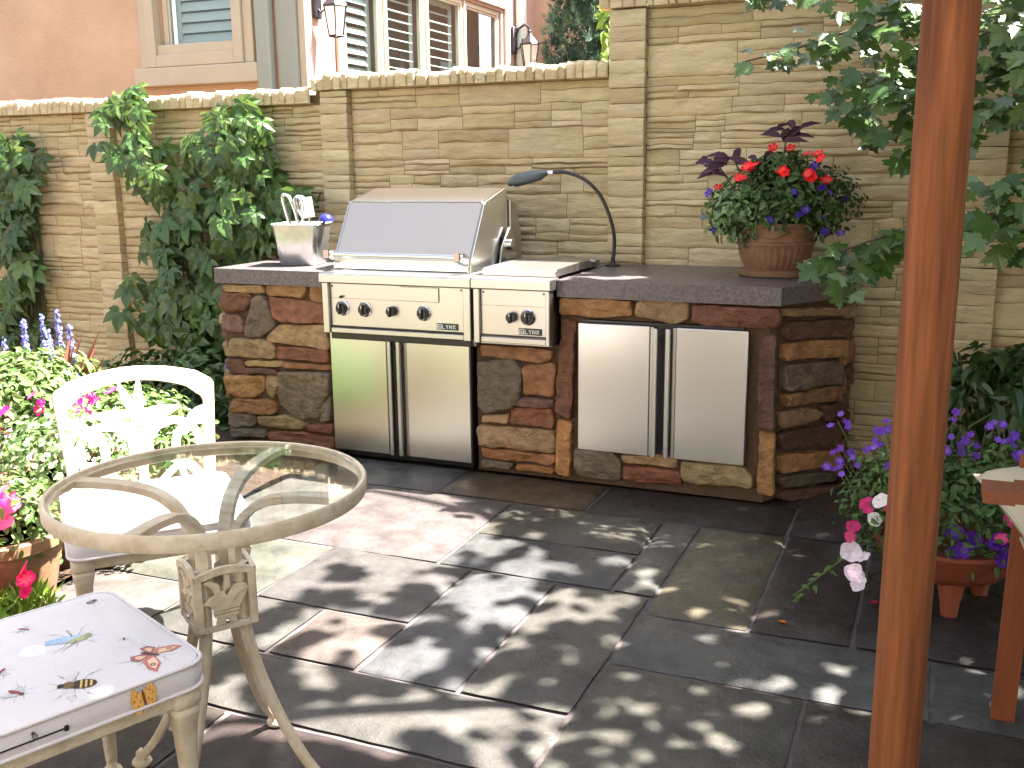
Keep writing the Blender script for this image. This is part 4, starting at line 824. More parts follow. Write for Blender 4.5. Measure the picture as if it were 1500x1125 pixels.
bk = thing('metal_bucket', 'square flared galvanised bucket with a scalloped rim holding grill tools', 'bucket', (-3.045,4.42,.9145), .25)
b = B(); 
def sqring(w, z, r=.03, n=6):
    out=[]
    for cx_,cy_,a0 in ((1,1,0),(-1,1,90),(-1,-1,180),(1,-1,270)):
        for k in range(n+1):
            a=math.radians(a0+90*k/n); out.append((cx_*(w-r)+r*math.cos(a), cy_*(w-r)+r*math.sin(a), z))
    return out
def loft(b, rings, cap0=True, cap1=False):
    n=len(rings[0]); vs=[v for r_ in rings for v in r_]; fs=[(j*n+k,j*n+(k+1)%n,(j+1)*n+(k+1)%n,(j+1)*n+k) for j in range(len(rings)-1) for k in range(n)]
    if cap0: fs.append(tuple(range(n))[::-1])
    if cap1: fs.append(tuple((len(rings)-1)*n+k for k in range(n)))
    b.add(vs,fs)
loft(b,[sqring(.094,.0),sqring(.097,.004),sqring(.122,.207),sqring(.120,.207),sqring(.095,.008)],True,True)
b.build('bucket_body', M_galv, bk, True, 50)
b = B(); rr=sqring(.125,.207,n=10); rr=rr+[rr[0]]; P=[]
for i in range(len(rr)-1):
    a,c=Vector(rr[i]),Vector(rr[i+1]); k=max(1,int((c-a).length/.006)); P+=[a.lerp(c,j/k) for j in range(k)]
P=[p+Vector((0,0,.004*math.sin(i*2.1))) for i,p in enumerate(P)]; b.tube(P+[P[0]],[.0045+.0015*math.sin(i*2.1) for i in range(len(P)+1)],6); b.build('scalloped_rim', M_iron if False else M_galv, bk, True, 180)
bx,by,bz = -3.045,4.42,.9145
def utensil(name,label,cat,build): 
    t=thing(name,label,cat,(bx,by,bz+.012)); build(t); t.scale=(1.1,1.1,1.1); return t
def tongs(t):
    b=B()
    for s_ in (-1,1):
        P=smoothpts([(-.01+s_*.004,0,.005),(-.03+s_*.018,.0,.12),(-.055+s_*.026,.0,.22),(-.08+s_*.020,0,.295),(-.09,0,.315)],4); b.tube(P,[.008]*len(P),8,sq=.35)
    b.build('tong_arms',M_chrome,t,True,180)
utensil('grill_tongs','shiny steel tongs standing leftmost in the galvanised bucket','tongs',tongs)
def whisk(t):
    b=B(); b.tube([(.03,0,.01),(.0,.01,.20)],.007,8); b.build('handle',M_chrome,t,True)
    b=B()
    for k in range(6):
        a=PI*k/6; w=.03; ax=Vector((math.cos(a)*w,math.sin(a)*w,0)); base=Vector((.0,.01,.20)); d=Vector((-.16,.03,.99)).normalized()
        P=[base+ax*math.sin(tt*PI)*1.0+d*(.11*math.sin(tt*PI/2)) if tt<=1 else base for tt in (0,.15,.35,.6,.8,.95,1.0)]
        P2=[base-ax*math.sin(tt*PI)*1.0+d*(.11*math.sin(tt*PI/2)) for tt in (1.0,.95,.8,.6,.35,.15,0)]
        b.tube(P+P2,.0022,5)
    b.build('wires',M_chrome,t,True,180)
utensil('wire_whisk','wire whisk standing head up in the middle of the galvanised bucket','whisk',whisk)
def spatula(t):
    b=B(); b.tube([(.045,.02,.01),(.03,.02,.21)],.006,8); b.build('handle',M_chrome,t,True)
    b=B(); b.box(-.030,.030,-.0015,.0015,.0,.095,.001,mtx=Matrix.Translation((.028,.02,.205))@Matrix.Rotation(-.15,4,'Y')@Matrix.Rotation(.5,4,'Z')); b.build('blade',M_chrome,t)
utensil('steel_spatula','flat bladed steel spatula standing behind the whisk in the bucket','spatula',spatula)
def ladle(t):
    b=B(); b.tube([(.03,.03,.02),(.10,.02,.165)],.005,8); b.build('handle',M_blue,t,True)
    b=B(); b.lathe([(0,.036),(.018,.032),(.030,.020),(.036,.004),(.036,0),(.033,0)],(.135,.0,.190),22); b.tube([(.10,.02,.165),(.12,.01,.192)],.006,8); b.build('bowl',M_blue,t,True)
utensil('blue_ladle','dark blue enamel ladle resting upside down on the right bucket rim','ladle',ladle)
# ------------------------------------------------------------------ glass table
TC = Vector((-1.449,1.70,0)); ZT=.72; TR=.342
tb = thing('glass_table', 'round glass topped patio table with a cream cast metal rim and pedestal', 'table', TC)
b = B(); b.lathe([(TR-.012,ZT-.006),(TR-.010,ZT-.001),(TR-.012,ZT+.002)],(0,0,0),96); 
gt = B(); n=96; gt.lathe([(TR-.013,ZT-.0075),(TR-.0115,ZT-.006),(TR-.0115,ZT-.001),(TR-.013,ZT)],(0,0,0),96); gt.build('glass_top', M_glass, tb, True, 30)
b = B(); b.lathe([(TR-.010,ZT-.028),(TR-.002,ZT-.032),(TR,ZT-.028),(TR+.001,ZT-.002),(TR-.003,ZT+.003),(TR-.009,ZT+.002),(TR-.0105,ZT-.004),(TR-.0105,ZT-.009),(TR-.018,ZT-.009),(TR-.018,ZT-.012),(TR-.0105,ZT-.013),(TR-.010,ZT-.028)],(0,0,0),96,cap=False)
b.build('rim', M_cast, tb, True, 45)
ANG=[-80,10,100,190]
def strap(b, P, w, t, up=None):
    """flat bar of width w, thickness t following P; width lies across the plane of the curve"""
    P=[Vector(p) for p in P]; vs=[]
    pn_ = (P[0]-P[-1]).cross(Vector((0,0,1)))
    if pn_.length<1e-5: pn_=Vector((1,0,0))
    pn_.normalize(); m_=len(P)
    for i,p in enumerate(P):
        d=(P[min(i+1,m_-1)]-P[max(i-1,0)]).normalized(); q=d.cross(pn_).normalized(); ww=w[i] if isinstance(w,list) else w; tt=t[i] if isinstance(t,list) else t
        c=.25
        for (a,e) in ((-1,-1+c),(-1+c,-1),(1-c,-1),(1,-1+c),(1,1-c),(1-c,1),(-1+c,1),(-1,1-c)): vs.append(p+pn_*a*ww/2+q*e*tt/2)
    fs=[(j*8+k,j*8+(k+1)%8,(j+1)*8+(k+1)%8,(j+1)*8+k) for j in range(m_-1) for k in range(8)]+[tuple(range(8))[::-1],tuple((m_-1)*8+k for k in range(8))]
    b.add(vs,fs)
for a in ANG:
    a=math.radians(a); c,s=math.cos(a),math.sin(a)
    P=smoothpts([(.066,.56),(.058,.48),(.060,.40),(.080,.31),(.120,.20),(.172,.10),(.222,.045),(.250,.030)],5)
    pts=[(c*p.x,s*p.x,p.y) for p in [Vector((q[0],q[1])) for q in [(v.x,v.y) for v in smoothpts([(x,z,0) for x,z in [(.064,.54),(.060,.46),(.064,.38),(.090,.28),(.135,.17),(.185,.08),(.225,.030)]],5)]]]
    b=B(); strap(b,pts,[.028-.010*i/len(pts) for i in range(len(pts))],.020)
    fx,fy_=c*.235,s*.235
    b.lathe([(.0,.0),(.020,.0),(.024,.006),(.022,.013),(.014,.018),(.012,.034),(.0,.045)],(fx,fy_,0),16)
    b.build('leg', M_cast, tb, True, 50)
    P2=[(.052,.50),(.050,.56),(.058,.61),(.085,.655),(.130,.685),(.19,.698),(.26,.702),(TR-.012,ZT-.020)]
    pts=[(c*v.x,s*v.x,v.y) for v in smoothpts([(x,z,0) for x,z in P2],5)]
    b=B(); strap(b,pts,.032,.020); b.build('arm', M_cast, tb, True, 50)
# pedestal box: four cut-out plates with a tulip in relief
px_=B(); hw=.0655; z0_,z1_=.400,.535
for k in range(4):
    a=math.radians(-35+90*k); N_=Vector((math.cos(a),math.sin(a),0)); U_=Vector((-N_.y,N_.x,0)); O_=N_*(hw-.006)
    fr=(O_,U_,Vector((0,0,1)),N_)
    def q(poly,d=.008,bev=.0015): px_.prism(poly,d,fr,bev=bev)
    w=hw
    q([(-w,z0_),(-w+.014,z0_+.001),(-w+.014,z1_-.002),(-w,z1_-.003)],.010); q([(w-.014,z0_+.001),(w,z0_),(w,z1_-.003),(w-.014,z1_-.002)],.010)
    q([(-w+.014,z0_),(w-.014,z0_),(w-.014,z0_+.012),(-w+.014,z0_+.012)],.009)
    arc=[(-w+.0145,z1_-.016)]+[(x,z1_-.016+.014*math.cos(x/w*1.45)) for x in [(-w+.015)+(2*w-.03)*i/10 for i in range(11)]]
    top=[(x,z1_-.004+.016*math.cos(x/w*1.4)) for x in [(-w)+(2*w)*i/10 for i in range(11)]]; bot=[(x,z1_-.018+.014*math.cos(x/w*1.4)) for x in [(-w)+(2*w)*i/10 for i in range(11)]]
    for i in range(10): px_.prism([bot[i],bot[i+1],top[i+1],top[i]],.011,fr)
    zc=(z0_+z1_)/2
    q([(-.024,z0_+.013),(.024,z0_+.013),(.020,z0_+.030),(-.020,z0_+.030)],.006); q([(-.026,z0_+.031),(.026,z0_+.031),(.028,z0_+.038),(-.028,z0_+.038)],.009); q([(-.027,z0_+.040),(.029,z0_+.040),(.030,z0_+.044),(-.030,z0_+.044)],.008)
    q([(-.026,z0_+.046),(.030,z0_+.046),(.046,zc+.006),(.056,zc+.022),(.038,zc+.034),(.018,zc+.030),(.004,zc+.010),(-.006,zc+.022),(-.034,zc+.012),(-.052,zc-.002),(-.036,zc-.008)],.005)
    q([(.0,zc-.010),(.008,zc+.010),(.022,zc+.026),(.046,zc+.026),(.054,zc+.020),(.036,zc+.018),(.018,zc+.004),(.004,zc-.020)],.009,.001)
    q([(-.010,zc+.018),(-.014,zc+.040),(-.034,zc+.052),(-.048,zc+.050),(-.030,zc+.034),(-.024,zc+.016)],.008,.001)
    q([(-.004,zc+.02),(.0,zc+.056),(.010,zc+.058),(.012,zc+.030)],.007,.001); q([(-.050,zc-.001),(-.020,zc+.012),(-.004,zc+.006),(-.024,zc-.008)],.008,.001)
px_.build('pedestal_box', M_cast, tb)
b=B()
for k in range(4):
    a=math.radians(-35+90*k); b.lathe([(.0055,0),(.005,.003),(0,.005)],(math.cos(a)*(hw+.002),math.sin(a)*(hw+.002),z0_+.021),12,mtx=Matrix.Rotation(a,4,'Z')@Matrix.Rotation(PI/2,4,'Y'))
b.build_each('bolt', M_chrome, tb, True)

# ------------------------------------------------------------------ chairs (local frame: +y is the way the chair faces, origin on the floor under the seat)
def make_chair(label, loc, rz):
    t = thing('patio_chair', label, 'chair', loc, rz, 'cream cast metal chairs around the glass table')
    w,d = .225,.215; zs=.385
    b=B(); 
    b.box(-w,w,d-.018,d,zs-.032,zs,.003); b.box(-w+.0,w,-d,-d+.018,zs-.032,zs,.003); b.box(-w,-w+.018,-d+.018,d-.018,zs-.030,zs-.001,.003); b.box(w-.018,w,-d+.018,d-.018,zs-.030,zs-.001,.003)
    for i in range(5): x=-w+.06+i*(2*w-.12)/4; b.box(x-.012,x+.012,-d+.018,d-.018,zs-.012,zs-.005)
    b.build('seat_frame', M_cast, t)
    for sx in (-1,1):
        b=B(); x=sx*(w-.018); y_=d-.018
        sec=lambda h,z,dx=0,dy=0: [(x+dx+h*a,y_+dy+h*c,z) for a,c in ((-1,-.7),(-.7,-1),(.7,-1),(1,-.7),(1,.7),(.7,1),(-.7,1),(-1,.7))]
        loft(b,[sec(.026,zs-.001),sec(.030,zs-.012),sec(.030,zs-.028),sec(.024,zs-.036),sec(.028,zs-.042),sec(.026,zs-.052),sec(.021,zs-.075),sec(.016,.22,0,.0),sec(.0115,.05,sx*.004,.004),sec(.011,.036,sx*.004,.004)],True,True)
        b.lathe([(.0,.0),(.019,.0),(.024,.006),(.021,.014),(.013,.020),(.011,.036),(.0,.038)],(x+sx*.004,y_+.004,0),16)
        b.build('front_leg', M_cast, t, True, 50)
        b=B(); P=smoothpts([(sx*(w-.008),-d-.085,.0),(sx*(w-.012),-d-.05,.10),(sx*(w-.014),-d-.01,.26),(sx*(w-.012),-d+.0,.40)],4); b.tube(P,[.013+.006*i/len(P) for i in range(len(P))],8); b.build('back_leg', M_cast, t, True, 180)
    # backrest, reclined
    rec=math.radians(13); fr=(Vector((0,-d-.003,zs-.0)),Vector((1,0,0)),Vector((0,-math.sin(rec),math.cos(rec))),Vector((0,math.cos(rec),math.sin(rec))))
    H0=.0
    def outl(w2,sh,top,k=18,r=.03):
        P=[(-w2+.028,H0)]; P+= [(-w2+ (.028*(1-j/3)) ,(sh-r)*j/3) for j in (1,2,3)]
        for j in range(1,5): a=PI-(PI/2-.45)*j/4; P.append((-w2+r+r*math.cos(a), sh-r+r*math.sin(a)))
        for j in range(1,k): 
            x=(-w2+r*.9)+(2*w2-r*1.8)*j/k; P.append((x, sh+(top-sh)*(math.cos(x/w2*PI/2)**.85)))
        for j in range(4,0,-1): a=(PI/2-.45)*j/4; P.append((w2-r+r*math.cos(a), sh-r+r*math.sin(a)))
        P+= [(w2-(.028*(1-j/3)),(sh-r)*j/3) for j in (3,2,1)]; P.append((w2-.028,H0)); return P
    wo=.238; O_=outl(wo,.375,.425); I_=outl(wo-.038,.325,.380)
    I_=[(p[0]*1.0,p[1]) for p in I_]
    b=B(); O3,U3,V3,N3=fr; n_=len(O_)
    def lay(P,h): return [O3+U3*p[0]+V3*p[1]+N3*h for p in P]
    sh2=lambda P,e:[(p[0]*(1+e),p[1]+e*.2) for p in P]
    vs=lay(O_,-.006)+lay(O_,.006)+lay([(p[0]*.982,p[1]-.004) for p in O_],.012)+lay([(p[0]*1.02,p[1]+.004) for p in I_],.012)+lay(I_,.007)+lay(I_,-.006)
    fs=[(j*n_+k,j*n_+k+1,(j+1)*n_+k+1,(j+1)*n_+k) for j in range(5) for k in range(n_-1)]+[(5*n_+k,5*n_+k+1,k+1,k) for k in range(n_-1)]
    b.add(vs,fs); b.prism([(-wo+.06,.02),(wo-.06,.02),(wo-.06,.05),(-wo+.06,.05)],.010,fr,bev=.002)
    b.build('back_frame', M_cast, t, True, 40)
    b=B()
    def band(P,w,dp=.010,base=0.0):
        P=[Vector((p[0],p[1],0)) for p in P]; n2=len(P); L=[];Rr=[]
        for i,p in enumerate(P):
            d_=(P[min(i+1,n2-1)]-P[max(i-1,0)]).normalized(); q=Vector((-d_.y,d_.x,0))*((w[i] if isinstance(w,list) else w)/2); L.append(p+q); Rr.append(p-q)
        for i in range(n2-1):
            o3=O3+N3*base
            b.prism([(L[i].x,L[i].y),(Rr[i].x,Rr[i].y),(Rr[i+1].x,Rr[i+1].y),(L[i+1].x,L[i+1].y)],dp,(o3,U3,V3,N3))
    arc=lambda cx,cy,r,a0,a1,k=14:[(cx+r*math.cos(math.radians(a0+(a1-a0)*j/k)),cy+r*math.sin(math.radians(a0+(a1-a0)*j/k))) for j in range(k+1)]
    for s_ in (-1,1):
        q=lambda P:[(s_*p[0],p[1]) for p in P]
        band(q(arc(.100,.168,.078,-40,215)),.026)                     # big arch
        band(q(arc(.175,.165,.072,70,215)),.026,.012,.002)            # outer arch tied to the post
        band(q([(.205,.268),(.185,.262),(.165,.246),(.147,.222),(.134,.196)]),[.036,.038,.042,.030,.006],.015,.001)   # leaf on the post
        band(q(arc(.035,.060,.085,0,80)),.020,.009,.004)
        band(q([(.0,.03),(.045,.055),(.090,.095),(.135,.130),(.178,.140)]),[.02,.020,.022,.020,.016],.011,.0)
        band(q([(.170,.06),(.150,.09),(.115,.115),(.08,.125)]),[.03,.03,.03,.012],.013,.001)
    # central tulip-like plume
    for a,l,w_ in ((-6,.112,.026),(26,.115,.026),(-74,.135,.040),(76,.140,.040),(-105,.085,.04),(104,.075,.04)):
        a=math.radians(a); dx,dy=math.sin(a),math.cos(a); P=[(dx*l*t_,.262+dy*l*t_+.02*t_*t_*(abs(a)<.9)-.012*t_*(abs(a)>1)) for t_ in (0,.25,.5,.75,1)]
        band(P,[.05,w_*1.2,w_*1.15,w_*.75,.004],.012,.0)
    band([(0,.02),(0,.10),(0,.17),(0,.27)],[.04,.026,.05,.09],.011,.001)
    for sx_,sy_ in ((-.03,.225),(.03,.225),(0,.265)): b.prism([(sx_+.026*math.cos(k*PI/5),sy_+.03*math.sin(k*PI/5)) for k in range(10)],.016,fr,bev=.004)
    b.build('back_tracery', M_cast, t)
    return t
def seat_cushion(label, loc, rz, insects, tie=True):
    t=thing('seat_cushion', label, 'cushion', loc, rz, 'insect print cushions on the patio chairs')
    w=.240; h=.062
    def ring(s_,z,r=.045): return sqring(w*s_,z,r,8)
    b=B(); n=len(ring(1,0)); 
    rings=[ring(.90,.002),ring(.985,.004),ring(1.0,.010),ring(1.012,h*.5),ring(1.0,h-.010),ring(.985,h-.002)]
    loft(b,rings,True,False)
    def topz(x,y): 
        e=max(abs(x),abs(y))/w; return h+.012*(1-min(1,e)**3)+.0018*nz3(x,y,1,9)
    base=ring(.985,h-.002); rr=[]
    for s_ in (1,.95,.88,.78,.64,.48,.30,.12): rr.append([(x*s_,y_*s_,topz(x*s_,y_*s_)-.012*(s_==1)*.8) for x,y_,_ in base])
    rr[0]=base; loft(b,rr,False,True)
    b.build('cushion_pad', M_cush, t, True, 55)
    b=B()
    for z in (h-.004,.008):
        P=ring(1.006,z); P=P+[P[0],P[1]]; b.tube(P,.0042,8,cap=False)
    b.build_each('piping', M_cush, t, True, 180)
    b=B(); b.box(w*1.012-.002,w*1.012+.0015,-.20,-.04,.026,.0285); b.box(w*1.012,w*1.012+.004,-.044,-.036,.022,.033,.001); b.build('zip', M_iron, t) if tie else None
    # printed insects: thin ink shapes following the cloth
    cur=[None]
    def put(P,col,eps,side=False):
        if side: vs=[(w*1.012+.0011+eps, x, z) for x,z in P]
        else: vs=[(x,y_,topz(x,y_)+.0008+eps) for x,y_ in P]
        a=sum(P[i][0]*P[(i+1)%len(P)][1]-P[(i+1)%len(P)][0]*P[i][1] for i in range(len(P)))
        idx=list(range(len(P))); 
        if a<0: idx=idx[::-1]
        cur[0].add(vs,[tuple(idx)],s2l(col))
    def ins(x,y_,rot,s_,kind,side=False):
        c,s=math.cos(rot),math.sin(rot); T=lambda P:[(x+(p[0]*c-p[1]*s)*s_, y_+(p[0]*s+p[1]*c)*s_) for p in P]
        E=lambda cx,cy,rx,ry,a=0,k=12:[(cx+rx*math.cos(2*PI*j/k)*math.cos(a)-ry*math.sin(2*PI*j/k)*math.sin(a), cy+rx*math.cos(2*PI*j/k)*math.sin(a)+ry*math.sin(2*PI*j/k)*math.cos(a)) for j in range(k)]
        ln=lambda a,e,wd=.025:[(a[0]-(e[1]-a[1])*wd/max(.01,math.hypot(e[0]-a[0],e[1]-a[1])),a[1]+(e[0]-a[0])*wd/max(.01,math.hypot(e[0]-a[0],e[1]-a[1]))),(a[0],a[1]-.001),(e[0],e[1]),(e[0]+.004,e[1]+.004)]
        D=lambda P,col,e: put(T(P),col,e,side)
        leg=(.22,.17,.15)
        for k in (-1,0,1):
            for q in (-1,1):
                kx,ky=q*.55,k*.30+.1*k; D(ln((q*.1,k*.18),(kx,ky)),leg,0); D(ln((kx,ky),(q*.85,k*.75-.1)),leg,.00002)
        for q in (-1,1): D(ln((q*.05,.45),(q*.35,.95),.018),leg,.00003)
        if kind=='bee':
            D(E(-.55,.15,.42,.16,.3),(.78,.76,.76),.0001); D(E(.55,.15,.42,.16,-.3),(.78,.76,.76),.0001)
            D(E(0,-.25,.27,.45),(.25,.20,.14),.0002)
            for k in range(3): D([(-.25+.03*k,-.15-.16*k),(.25-.03*k,-.15-.16*k),(.24-.04*k,-.22-.16*k),(-.24+.04*k,-.22-.16*k)],(.82,.68,.42),.0003)
            D(E(0,.22,.22,.20),(.42,.34,.22),.0003); D(E(0,.46,.13,.11),(.20,.16,.15),.0004)
        elif kind=='moth':
            for q in (-1,1):
                D([(q*.05,.15),(q*.45,.60),(q*1.0,.72),(q*.95,.35),(q*.55,-.05),(q*.08,-.08)],(.72,.45,.42),.0001)
                D([(q*.15,.18),(q*.45,.48),(q*.85,.58),(q*.78,.36),(q*.45,.06)],(.86,.74,.62),.0002); D(E(q*.62,.38,.10,.09),(.30,.20,.22),.0003); D(E(q*.62,.38,.05,.045),(.85,.75,.6),.0004)
                D([(q*.05,-.02),(q*.60,-.12),(q*.62,-.45),(q*.35,-.62),(q*.08,-.30)],(.60,.38,.40),.00015); D([(q*.14,-.10),(q*.48,-.18),(q*.46,-.38),(q*.30,-.45)],(.84,.70,.58),.0002)
            D(E(0,-.05,.09,.38),(.35,.25,.24),.0004)
        elif kind=='hopper':
            D([(-.10,.30),(.18,.25),(.30,-.30),(.10,-.95),(-.22,-.90),(-.24,-.2)],(.60,.70,.80),.0001); D([(-.05,.45),(.35,.40),(.45,.0),(.30,-.35),(.12,-.1)],(.62,.64,.50),.0002); D(E(.08,.48,.18,.13),(.55,.60,.45),.0003)
            D(ln((.35,.0),(.95,-.65),.05),(.35,.32,.28),.0003); D(ln((-.1,.0),(-.75,-.10),.04),(.35,.32,.28),.0003)
        elif kind=='beetle':
            D(E(0,-.12,.26,.40),(.33,.30,.30),.0001); D(E(0,-.15,.16,.28),(.60,.58,.55),.0002); D(E(0,.30,.18,.15),(.25,.22,.24),.0002); D(ln((0,.15),(.002,-.5),.02),(.15,.13,.13),.0003)
        elif kind=='fly':
            D(E(-.35,-.05,.42,.14,.9),(.70,.72,.74),.0001); D(E(.35,-.05,.42,.14,-.9),(.70,.72,.74),.0001); D(E(0,-.1,.14,.42),(.55,.28,.28),.0002); D(E(0,.34,.12,.12),(.4,.2,.2),.0003)
        elif kind=='winged':
            for q in (-1,1):
                D([(q*.05,.3),(q*.55,.75),(q*.75,.1),(q*.55,-.85),(q*.10,-.7)],(.86,.66,.36),.0001)
                for k in range(7): D(E(q*(.22+.16*(k%3)),.45-.2*k,.035,.08,q*.5,6),(.48,.24,.16),.0002)
            D(E(0,0,.08,.5),(.45,.25,.15),.0003)
    for a in insects:
        b=B(); cur[0]=b; ins(*a); b.build('printed_insect', M_print, t)
    return t
def frame_rot(f): return math.atan2(-f[0], f[1])        # +y local -> f
fF=(.387,.922); rF=frame_rot(fF); make_chair('cream metal patio chair in the near left corner facing the glass table', (-1.600,1.335,0), rF)
fR=(.745,-.667); rR=frame_rot(fR); make_chair('sunlit cream metal chair behind the glass table with a pierced leaf pattern back', (-2.065,2.175,0), rR)
front_ins=[(.165,.160,-.9,.055,'moth'),(.180,.005,2.7,.055,'bee'),(-.012,.077,-.15,.058,'hopper'),(-.172,.180,.5,.030,'beetle'),(.062,.150,1.2,.016,'fly'),(-.13,.02,-1.0,.026,'fly'),(.137,-.085,-1.1,.036,'fly'),(.035,-.08,.6,.030,'fly'),(-.09,-.13,2.,.03,'moth'),
 (.105,.030,.15,.036,'winged',True),(-.095,.036,.4,.018,'beetle',True)]
seat_cushion('cloudy white cushion printed with a bee, moth and grasshopper on the near left chair', (-1.600,1.335,.3855), rF, front_ins)
rear_ins=[(-.165,-.120,.3,.040,'moth'),(-.05,.05,1.5,.040,'hopper'),(.10,.0,.2,.026,'fly'),(.16,.165,1.4,.036,'fly'),(-.19,.04,.9,.028,'beetle'),(.03,-.16,1.2,.035,'fly'),(.12,-.12,.4,.03,'beetle'),(-.06,.19,1.3,.03,'winged')]
seat_cushion('sunlit white insect print cushion seen through the glass table top', (-2.065,2.175,.3855), rR, rear_ins)

# ------------------------------------------------------------------ wooden post, wooden armchair at the right edge
ps = thing('wooden_post', 'thick round reddish stained wooden post rising through the right of the view', 'post', (-.015,1.95,0))
b=B(); b.grid(32,40,lambda u,v:((.0468+.0008*nz3(math.cos(u*6.283),math.sin(u*6.283),v*4,1.5))*math.cos(u*2*PI),(.0468+.0008*nz3(math.cos(u*6.283),math.sin(u*6.283),v*4,1.5))*math.sin(u*2*PI),.02+2.95*v)); b.build('shaft', M_pole, ps, True, 180)
b=B(); b.lathe([(.075,.003),(.075,.012),(.055,.02),(.050,.06),(.0,.06)],(0,0,0),28); b.build('foot_collar', M_black, ps, True)

ac = thing('wooden_armchair', 'dark wooden armchair with cushions cut off by the right edge', 'chair', (.50,2.75,0), .0)
b=B()
def plank(b,p,q,w,t,nrm=(0,1,0)):
    p,q=Vector(p),Vector(q); d=(q-p).normalized(); n_=Vector(nrm); n_=(n_-d*n_.dot(d)).normalized(); s_=d.cross(n_)
    vs=[e+s_*a*w/2+n_*c*t/2 for e in (p,q) for a,c in ((-1,-1),(1,-1),(1,1),(-1,1))]
    b.add(vs,[(3,2,1,0),(4,5,6,7),(0,1,5,4),(1,2,6,5),(2,3,7,6),(3,0,4,7)])
for nm,p,q,w in (('front_leg',(-.272,-.10,0),(-.262,-.11,.698),.055),('front_leg',(-.17,-.52,0),(-.22,-.46,.698),.055),('back_leg',(.35,.0,0),(.30,.0,.85),.05),('back_leg',(.38,-.5,0),(.33,-.46,.85),.05)):
    b=B(); plank(b,p,q,w,.032); b.build(nm, M_wood, ac)
for yy in (-.48,):
    b=B(); P=[]; 
    for k in range(13): t_=k/12; P.append((-.385+.74*t_, yy, .700+.02*math.sin(t_*PI)+.0*t_))
    for k in range(12):
        w0=.045+.012*math.sin((k+1)/13*PI)
        b.prism([(P[k][0],yy-w0),(P[k+1][0],yy-w0),(P[k+1][0],yy+w0),(P[k][0],yy+w0)],.024,((0,0,P[k][2]),(1,0,0),(0,1,0),(0,0,1)))
    b.build('armrest', M_wood, ac)
b=B()
for k in range(6): b.box(-.24+.09*k,-.165+.09*k,-.50,-.08,.33,.35,.003)
b.build('seat_slats', M_wood, ac)
b=B(); b.box(-.235,-.21,-.48,-.10,.26,.33,.003); b.build('seat_rail', M_wood, ac)
def pillow(name,label,loc,sx,sy,sz,rot=(0,0,0),group=None):
    t=thing(name,label,'cushion',loc,0,group); b=B(); n_=26
    mt=Matrix.Rotation(rot[2],4,'Z')@Matrix.Rotation(rot[1],4,'Y')@Matrix.Rotation(rot[0],4,'X')
    for sg in (1,-1):
        def fn(u,v):
            x=(u*2-1);y=(v*2-1); pin=1-.10*(abs(x*y))*0; e=(1-abs(x)**2.6)*(1-abs(y)**2.6); h=sz*max(0,e)**.42
            fx=1-.07*(1-y*y); fy=1-.07*(1-x*x)
            return tuple(mt@Vector((x*sx*(1-.06*(1-y*y)), y*sy*(1-.06*(1-x*x)), sg*(h+.0006)+.004*nz3(x*2,y*2,sg,2)*e)))
        b.grid(n_,n_,fn,flip=(sg<0))
    b.build('pad', M_pillow, t, True, 180)
    b=B(); P=[tuple(mt@Vector((math.copysign(1,c)*sx if abs(c)>=abs(s) else c/abs(s)*sx*(1-.06*(1-0))*1.0, math.copysign(1,s)*sy if abs(s)>abs(c) else s/abs(c)*sy,0))) for c,s in [(math.cos(k/48*2*PI+.001),math.sin(k/48*2*PI+.001)) for k in range(49)]]
    P=[tuple(mt@Vector((x_*sx*(1-.06*(1-y_*y_)),y_*sy*(1-.06*(1-x_*x_)),0))) for x_,y_ in [(-1+2*k/12,-1) for k in range(12)]+[(1,-1+2*k/12) for k in range(12)]+[(1-2*k/12,1) for k in range(12)]+[(-1,1-2*k/12) for k in range(13)]]
    b.tube(P,.004,6,cap=False); b.build('piping', M_pillow, t, True, 180)
    return t
pillow('seat_pillow','plump cream cushion with a pointed corner on the wooden armchair at the right edge',(.415,2.50,.615),.245,.25,.075,(.10,-.05,.25))
pillow('seat_pillow','lower cream seat cushion hanging over the armchair front at the right edge',(.48,2.44,.47),.26,.25,.07,(0,.10,0))
# ------------------------------------------------------------------ plants
GD=s2l((.20,.30,.15)); GM=s2l((.28,.40,.18)); GL=s2l((.36,.45,.24)); GY=s2l((.42,.48,.28)); GB_=s2l((.30,.38,.30))
def mixc(a,c,t): return tuple(a[i]*(1-t)+c[i]*t for i in range(3))
OVAL=T_oval(); FAN=T_fan(); MAPLE=T_maple(); FLW=T_flower5(); PET=T_petunia(); NARROW=T_oval(.22,.05,.35); ROUND=T_oval(.9,.05,.15)

def vine(name, label, pts, size):
    base=Vector((sum(p[0] for p in pts)/len(pts), 4.86, 0)); t=thing(name,label,'vine',base)
    L=Leaves(FAN)
    for p in pts:
        P=Vector(p)-base; n_=Vector((R.uniform(-.55,.55)+.1,-1,R.uniform(-.05,.95))); tip=Vector((R.uniform(-.8,.8),-.25,-1))
        c=mixc(GD,GM,.25+.75*R.random()); 
        if R.random()<.25: c=mixc(GM,GL,R.random())
        L.add(P,n_,tip,size*R.uniform(.55,1.15),jit(c,.15))
    L.build('leaves', M_leaf, t)
    b=B()
    for k in range(16):
        a=R.choice(pts); P=[Vector((a[0],4.905,.0+a[2]))-base]
        q=P[0].copy()
        while q.z>.05: 
            q=q+Vector((R.uniform(-.022,.022)-q.x*.06,0,-R.uniform(.06,.12))); P.append(q.copy())
        b.tube(P,.0045,5)
    b.build('stems', M_stem, t, True,180)
vine('climbing_vine','large five-leaf creeper climbing the wall left of the bucket',VINE_CENTRE,.130)
vine('climbing_vine','dark creeper hanging down the wall at the left edge',VINE_LEFT,.130)

